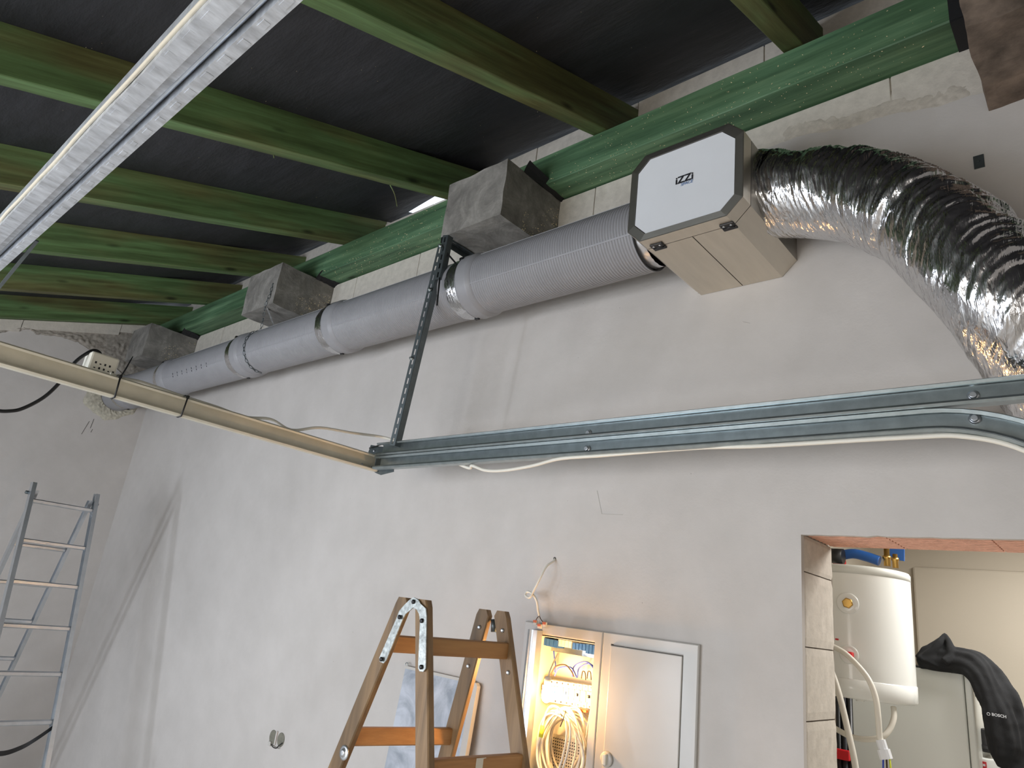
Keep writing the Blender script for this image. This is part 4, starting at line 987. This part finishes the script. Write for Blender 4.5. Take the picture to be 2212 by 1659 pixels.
# work lamp glowing in the bay
lamp = thing('inspection_lamp', aty(1181, 1503, -.075), 'glowing bare lamp bulb hanging in the open cabinet bay', 'lamp')
lp = aty(1181, 1500, -.075)
MB().lathe([(-.030, .004), (-.026, .012), (-.014, .019), (.004, .021), (.020, .017), (.030, .012), (.036, .010)], lp, (0, 0, 1), 20).build('bulb', BULB, lamp)
MB().lathe([(.034, .012), (.060, .013), (.066, .008)], lp, (0, 0, 1), 16).build('socket', CREAM, lamp)
MB().tube(bez([lp + Vector((0, 0, .065)), lp + Vector((-.005, .02, .10)), lp + Vector((-.04, .10, .15))], 5), .003, 6).build('flex', WHITE_CB, lamp)
# ---- loose wire with lever connectors above the cabinet
wroot = thing('wall_wire', aty(1166, 1350, -.02), 'white wire looping from a hole in the plaster down to the cabinet top', 'wire')
wp_ = [aty(1198, 1208, .0), aty(1196, 1212, -.012), aty(1180, 1224, -.05), aty(1166, 1250, -.075), aty(1151, 1279, -.08), aty(1144, 1291, -.085), aty(1135, 1286, -.075), aty(1139, 1278, -.07), aty(1150, 1283, -.07), aty(1159, 1298, -.06), aty(1162, 1318, -.05), aty(1165, 1330, -.045)]
MB().tube(bez(wp_, 7), .0048, 8).build('sheath', WHITE_CB, wroot)
for (ex, ey), kk in (((1157, 1344), 0), ((1166, 1352), 1), ((1177, 1348), 2)):
    MB().tube(bez([wp_[-1], (wp_[-1] + aty(ex, ey, -.04)) / 2 + Vector((0, -.006, 0)), aty(ex, ey, -.04)], 4), .0018, 6).build('core_strand', (BROWN_W, WHITE_CB, BROWN_W)[kk], wroot)
    c_ = aty(ex, ey, -.042); con = MB().bbox(c_.x - .009, c_.x + .009, c_.y - .005, c_.y + .005, c_.z - .010, c_.z + .008, .0015).build('lever_connector', CREAM, wroot)
    MB().bbox(c_.x - .008, c_.x + .008, c_.y - .008, c_.y - .004, c_.z - .002, c_.z + .008, .001).build('lever', ORANGE, con)
MB().lathe([(0, .008), (.001, .006)], aty(1198, 1207, -.0006), (0, -1, 0), 9).build('plaster_hole', plain('hole_shade', S(92, 88, 82), .95), wroot)
# ---- removed cabinet door leaning on the wall behind the ladder
pan = thing('leaning_panel', (-2.46, -.06, FZ), 'film covered grey metal panel leaning on the wall behind the wooden ladder', 'panel')
zt = 1.362; lean = 0.10
def lp3(x, z, o=0): return Vector((x, -.012 - lean * (zt - z) / zt - o, z))
px0, px1 = -2.728, -2.222
MB().prism([lp3(px0, FZ), lp3(px1 - .035, FZ), lp3(px1 - .035, zt), lp3(px0, zt)], (0, -.006, 0)).build('sheet', FILM, pan)
MB().prism([lp3(px1 - .034, FZ), lp3(px1, FZ), lp3(px1, zt - .012), lp3(px1 - .012, zt), lp3(px1 - .034, zt)], (0, -.022, 0)).build('folded_edge', CAB, pan)
MB().prism([lp3(px0, zt - .008), lp3(px1 - .036, zt - .008), lp3(px1 - .036, zt + .004), lp3(px0, zt + .004)], (0, -.014, 0)).build('top_fold', CAB, pan)
MB().tube([lp3(px0 + .004, zt + .008, .006) + Vector((.010 * math.cos(g), 0, .010 * math.sin(g))) for g in [2 * math.pi * i / 14 for i in range(14)]], .002, 6, closed=True).build('hanging_ring', GALV, pan, fix=False)
# ---- twin socket holes with loose wire
sk = thing('socket_recess', (-3.73, 0, .80), 'pair of round socket holes in the plaster with short loose wires', 'socket box')
HOLE = plain('hole_plaster_shade', S(122, 120, 108), 0.95, var=.2, vs_=40)  # grey plaster tone with the recess's shade put into it; discs are flat
for px_, py_ in ((590, 1592), (607, 1598)):
    c_ = aty(px_, py_, 0)
    MB().lathe([(0, .030), (.0015, .036), (.0018, .033), (.0008, .030), (.0007, .001)], c_, (0, -1, 0), 24, ends=False).build('round_hole', HOLE, sk, fix=False)
c_ = aty(598, 1592, 0); MB().bbox(c_.x - .006, c_.x + .006, -.008, .001, c_.z - .04, c_.z + .03, .002).build('bridge_plaster', PLASTER, sk)
MB().tube(bez([aty(586, 1608, -.004), aty(590, 1614, -.02), aty(597, 1616, -.022), aty(603, 1610, -.01), aty(610, 1605, -.003)], 6), .003, 6).build('loose_wire', BLACK, sk)
MB().bbox(aty(584, 1606, 0).x - .012, aty(584, 1606, 0).x + .014, -.01, .0, aty(584, 1606, 0).z - .012, aty(584, 1606, 0).z + .012, .003).build('terminal_clip', CAB, sk)

# ================================================================== utility room
HX, HYc, HR = -0.903, 0.75, 0.212
ht = thing('water_heater', (HX, HYc, 1.50), 'white cylindrical water heater hanging inside the doorway', 'water heater')
MB().lathe([(1.590, HR), (1.977, HR)], (HX, HYc, 0), (0, 0, 1), 96, ends=False).build('jacket', ENAMEL, ht)
MB().lathe([(1.521, HR * .95), (1.525, HR - .003), (1.530, HR + .002), (1.587, HR + .003), (1.591, HR - .001)], (HX, HYc, 0), (0, 0, 1), 96).build('bottom_cap', ENAMEL, ht)
MB().lathe([(1.976, HR + .001), (1.999, HR + .001), (2.007, HR - .004), (2.011, HR - .02), (2.015, .05)], (HX, HYc, 0), (0, 0, 1), 96).build('top_cap', ENAMEL_G, ht)
def on_tank(px_, py_):
    d = ray(px_, py_); o2_ = Vector((CAM.x - HX, CAM.y - HYc)); d2 = Vector((d.x, d.y)); A = d2.dot(d2); Bq = 2 * o2_.dot(d2); Cq = o2_.dot(o2_) - HR * HR
    t = (-Bq - math.sqrt(max(0, Bq * Bq - 4 * A * Cq))) / (2 * A); p = CAM + d * t; return p, Vector((p.x - HX, p.y - HYc, 0)).normalized()
p, n_ = on_tank(1831, 1303); e = MB().lathe([(-.004, .040), (.002, .040), (.004, .036), (.004, .02)], p, n_, 28).build('port_ring', ENAMEL, ht)
MB().lathe([(0, .020), (.008, .020), (.009, .016)], p, n_, 6).build('brass_plug', BRASS, e)
p, n_ = on_tank(1834, 1414); e = MB().lathe([(-.004, .034), (.002, .034), (.004, .030), (.004, .02)], p, n_, 28).build('port_ring', ENAMEL, ht)
MB().bbox(p.x - .006, p.x + .020, p.y - .035, p.y - .005, p.z - .010, p.z + .010, .004).build('red_connector', RED, e)
p, n_ = on_tank(1808, 1381); MB().beam(p - n_ * .002, p + n_ * .0015, .012, .006).build('red_mark', RED, ht)
for ang in (-2.3, -1.2): MB().lathe([(0, .018), (.012, .014)], (HX + .14 * math.cos(ang), HYc + .14 * math.sin(ang), 1.525), (0, 0, -1), 16).build('foot_boss', ENAMEL, ht)
MB().box(UX, HX - HR + .06, HYc - .12, HYc + .12, 1.85, 1.93).build('wall_bracket', ENAMEL_G, ht)
# fittings over the tank
mf = thing('pipe_manifold', (-0.82, 1.0, 2.06), 'blue pipe with brass fittings over the water heater', 'pipe fittings')
yb_ = 1.05
MB().tube(bez([aty(1805, 1203, yb_), aty(1840, 1196, yb_), aty(1870, 1202, yb_), aty(1900, 1212, yb_)], 8), .022, 14).build('blue_pipe', BLUE, mf)
MB().prism([aty(1922, 1180, yb_ + .05), aty(1953, 1180, yb_ + .05), aty(1953, 1212, yb_ + .05), aty(1922, 1206, yb_ + .05)], (0, .01, 0)).build('blue_plate', BLUE, mf)
MB().lathe([(-.03, .014), (0, .014), (.002, .018), (.014, .018), (.016, .012), (.05, .012)], aty(1916, 1208, yb_), (0, 0, 1), 12).build('brass_valve', BRASS, mf)
MB().lathe([(-.03, .012), (0, .012), (.002, .015), (.014, .015), (.016, .010), (.03, .010)], aty(1934, 1212, yb_ - .03), (0, 0, 1), 12).build('brass_valve', BRASS, mf)
MB().box(aty(1945, 1190, yb_ + .06).x - .01, aty(1945, 1190, yb_ + .06).x + .01, yb_ + .058, yb_ + .07, 2.10, 2.552).build('support_arm', GALV, mf)
MB().tube([aty(1790, 1200, yb_ - .05), aty(1822, 1202, yb_ - .05)], .034, 18).build('pipe_insulation', BLACK, mf)
MB().tube([aty(1800, 1214, yb_ - .02), aty(1826, 1214, yb_ - .02)], .012, 10).build('red_pipe', RED, mf)
# white heat pump cabinet
hpx0, hpx1, hpy0, hpy1, hpz = -1.06, -0.579, 1.20, 1.75, 1.662
hp = thing('heat_pump_cabinet', ((hpx0 + hpx1) / 2, 1.47, FZ), 'tall white appliance cabinet behind the water heater under a jacket', 'appliance')
MB().bbox(hpx0, hpx1 - .03, hpy0, hpy1, FZ, hpz - .004, .006).build('body', ENAMEL_G, hp)
MB().bbox(hpx1 - .027, hpx1, hpy0 - .004, hpy1, FZ, hpz, .006).build('side_panel', ENAMEL_G, hp)
MB().bbox(hpx0, hpx1 - .03, hpy0, hpy1, hpz - .003, hpz + .004, .002).build('top_lid', BLACK, hp)
# wall controller with red label, black vessel
ct = thing('wall_controller', (-.50, 1.3, 1.2), 'white box with a red label below the jacket', 'controller')
a = aty(2108, 1634, 1.28); b = aty(2170, 1700, 1.28)
hs = MB().bbox(a.x, b.x, 1.28, 1.45, b.z, a.z, .006).build('housing', ENAMEL, ct)
a = aty(2109, 1642, 1.278); b = aty(2132, 1662, 1.278); MB().box(a.x, b.x, 1.278, 1.2805, b.z, a.z).build('red_label', RED, hs)
MB().box(a.x + .014, a.x + .017, 1.2765, 1.279, b.z + .008, a.z - .006).build('label_print', WHITE_PL, hs); MB().box(a.x + .022, a.x + .030, 1.2765, 1.279, b.z + .010, b.z + .018).build('label_print', WHITE_PL, hs)
MB().box(-.56, -.30, 1.45, UY - .03, 1.05, 1.35).build('wall_mount', ENAMEL_G, ct)
a = aty(2109, 1572, 1.30); b = aty(2152, 1630, 1.30)
tag(MB().bbox(a.x, b.x, 1.30, 1.46, b.z, a.z, .012).bbox(a.x + .01, b.x - .01, 1.292, 1.305, b.z + .01, b.z + .03, .004).build('black_meter_box', BLACK), 'black plastic box above the red labelled controller', 'box')
# jacket thrown over the cabinet corner
jk = MB()
JY = 1.17; PXM = 0.00212          # metres per picture pixel at the jacket's distance
def cloth(rows, fy, folds, amp, ph, n=40, m=10):
    # closed sleeve of cloth: rows of (px, py, half width in px, y offset), with pleats running along it
    ctr_ = bez([aty(r_[0], r_[1], JY + r_[3]) for r_ in rows], m); k = len(ctr_); ws = bez([(r_[2], 0, 0) for r_ in rows], m)
    vdir = (CAM - ctr_[k // 2]).normalized(); v = []
    for i, c_ in enumerate(ctr_):
        t_ = (ctr_[min(i + 1, k - 1)] - ctr_[max(i - 1, 0)]).normalized(); sx_ = t_.cross(vdir).normalized(); dz_ = sx_.cross(t_).normalized()
        w_ = max(ws[i].x, .5) * PXM; q = i / k
        for j in range(n):
            g = 2 * math.pi * j / n
            f_ = 1 + amp * (abs(math.sin(g * folds / 2 + ph + 2.4 * q + 0.8 * nz((q * 3, g, ph)))) - .55) + 0.10 * nz((q * 7, math.cos(g) * 1.5, math.sin(g) * 1.5 + ph))
            v.append(c_ + sx_ * (math.cos(g) * w_ * f_) + dz_ * (math.sin(g) * w_ * fy * f_))
    f = [(i * n + j, i * n + (j + 1) % n, (i + 1) * n + (j + 1) % n, (i + 1) * n + j) for i in range(k - 1) for j in range(n)] + [tuple(range(n))[::-1], tuple((k - 1) * n + j for j in range(n))]
    jk.add(v, f, True)
cloth([(1984, 1433, 9, 0), (2005, 1428, 17, 0), (2040, 1425, 22, 0), (2075, 1427, 24, -.01), (2102, 1440, 25, -.02), (2124, 1470, 22, -.03), (2141, 1505, 22, -.03), (2157, 1545, 26, -.03), (2168, 1590, 28, -.025), (2170, 1632, 22, -.02), (2168, 1660, 10, -.02)], .62, 9, .20, .4)
cloth([(2060, 1424, 14, .03), (2100, 1428, 20, .03), (2128, 1444, 20, .02), (2152, 1474, 20, .01), (2176, 1512, 21, .0), (2190, 1555, 18, .0), (2195, 1610, 17, .0), (2197, 1680, 17, .0), (2196, 1760, 15, .0)], .75, 7, .22, 1.3)
cloth([(2016, 1436, 32, .0), (2022, 1420, 28, .0), (2030, 1402, 19, .0), (2037, 1384, 10, .0), (2041, 1369, 2, .0)], .5, 5, .24, 2.1)
cloth([(1990, 1424, 6, -.02), (2010, 1408, 7, -.025), (2030, 1386, 6, -.02), (2041, 1370, 3, -.01), (2052, 1392, 6, -.02), (2054, 1418, 8, -.03), (2040, 1430, 8, -.04)], .8, 3, .1, .2)
jo = jk.build('jacket_body', JACKET, fix=False)
rm = jo.modifiers.new('remesh', 'REMESH'); rm.mode = 'VOXEL'; rm.voxel_size = 0.0045; rm.use_smooth_shade = True
sm = jo.modifiers.new('smooth', 'SMOOTH'); sm.iterations = 3; sm.factor = 0.5
tx = bpy.data.textures.new('folds', 'CLOUDS'); tx.noise_scale = 0.06; tx.noise_depth = 1
dm = jo.modifiers.new('folds', 'DISPLACE'); dm.texture = tx; dm.strength = 0.010; dm.mid_level = 0.5
jroot = thing('jacket', jo.location, 'black jacket thrown over the corner of the white appliance cabinet', 'jacket')
jo.parent = jroot; jo.location = (0, 0, 0); WORLD[jo.name] = WORLD[jroot.name]
tp = aty(2158, 1546, JY - .072)
put_text('BOSCH', .0145, PRINTGREY, jo, tp, (1, 0.15, -0.03), (0.02, 0, 1), 'chest_print', offset=.0004)
MB().tube([tp + Vector((-.034 + .005 * math.cos(g), -.003, .005 * math.sin(g))) for g in [2 * math.pi * i / 12 for i in range(12)]], .001, 5, closed=True).build('chest_emblem', PRINTGREY, jo, fix=False)
# cables in the doorway
def cable(pts, r, label, name='power_cable', matl=WHITE_CB):
    return tag(MB().tube(bez(pts, 8), r, 10).build(name, matl), label, 'cable', 'white cables hanging by the water heater')
YD = .42
cable([aty(1786, 1392, .5), aty(1806, 1400, .5), aty(1830, 1415, .49), aty(1862, 1448, .47), aty(1880, 1475, .46), aty(1892, 1510, .45), aty(1897, 1550, .44), aty(1900, 1590, .44), aty(1903, 1600, .44)], .010, 'white cable curving past the heater sensor down to a plug')
cable([aty(1796, 1450, .48), aty(1806, 1478, .47), aty(1818, 1520, .46), aty(1832, 1580, .45), aty(1845, 1640, .44), aty(1853, 1700, .44), aty(1856, 1800, .46)], .011, 'straight white cable slanting down beside the door jamb')
cable([aty(1796, 1568, .60), aty(1812, 1578, .60), aty(1840, 1592, .60), aty(1875, 1597, .60), aty(1905, 1592, .60), aty(1922, 1575, .62), aty(1931, 1550, .64), aty(1930, 1528, .66)], .010, 'white cable hanging in a loop under the water heater')
pc = thing('cable_plug', aty(1912, 1650, .44), 'white cable plug with bare wire ends hanging in the doorway', 'plug')
a = aty(1902, 1598, .44); b = aty(1915, 1640, .44)
MB().beam(a, (a + b) / 2, .034, .026, b=.006).beam((a + b) / 2, b, .044, .034, b=.007).build('plug_body', WHITE_PL, pc)
for dx_, mt in ((-.010, BLUE_W), (0, BROWN_W), (.010, YELLOW)): MB().tube([b + Vector((dx_, 0, .005)), b + Vector((dx_ * 1.3, 0, -.06))], .003, 6).build('wire_end', mt, pc)
# red and black pipes low behind the jamb
pz = thing('riser_pipes', (-1.08, .9, FZ), 'dark and red vertical pipes behind the door jamb', 'pipes')
for k, (px_, mt, r_) in enumerate(((1812, BLACK, .016), (1826, INK, .014), (1838, BLACK, .012))):
    q = aty(px_, 1600, 1.05); MB().tube([(q.x, q.y, FZ), (q.x, q.y, 1.62)], r_, 10).build('pipe', mt, pz)
q = aty(1820, 1630, 1.03); MB().bbox(q.x - .03, q.x + .03, 1.02, 1.05, q.z - .02, q.z + .02, .004).build('red_clamp', RED, pz)
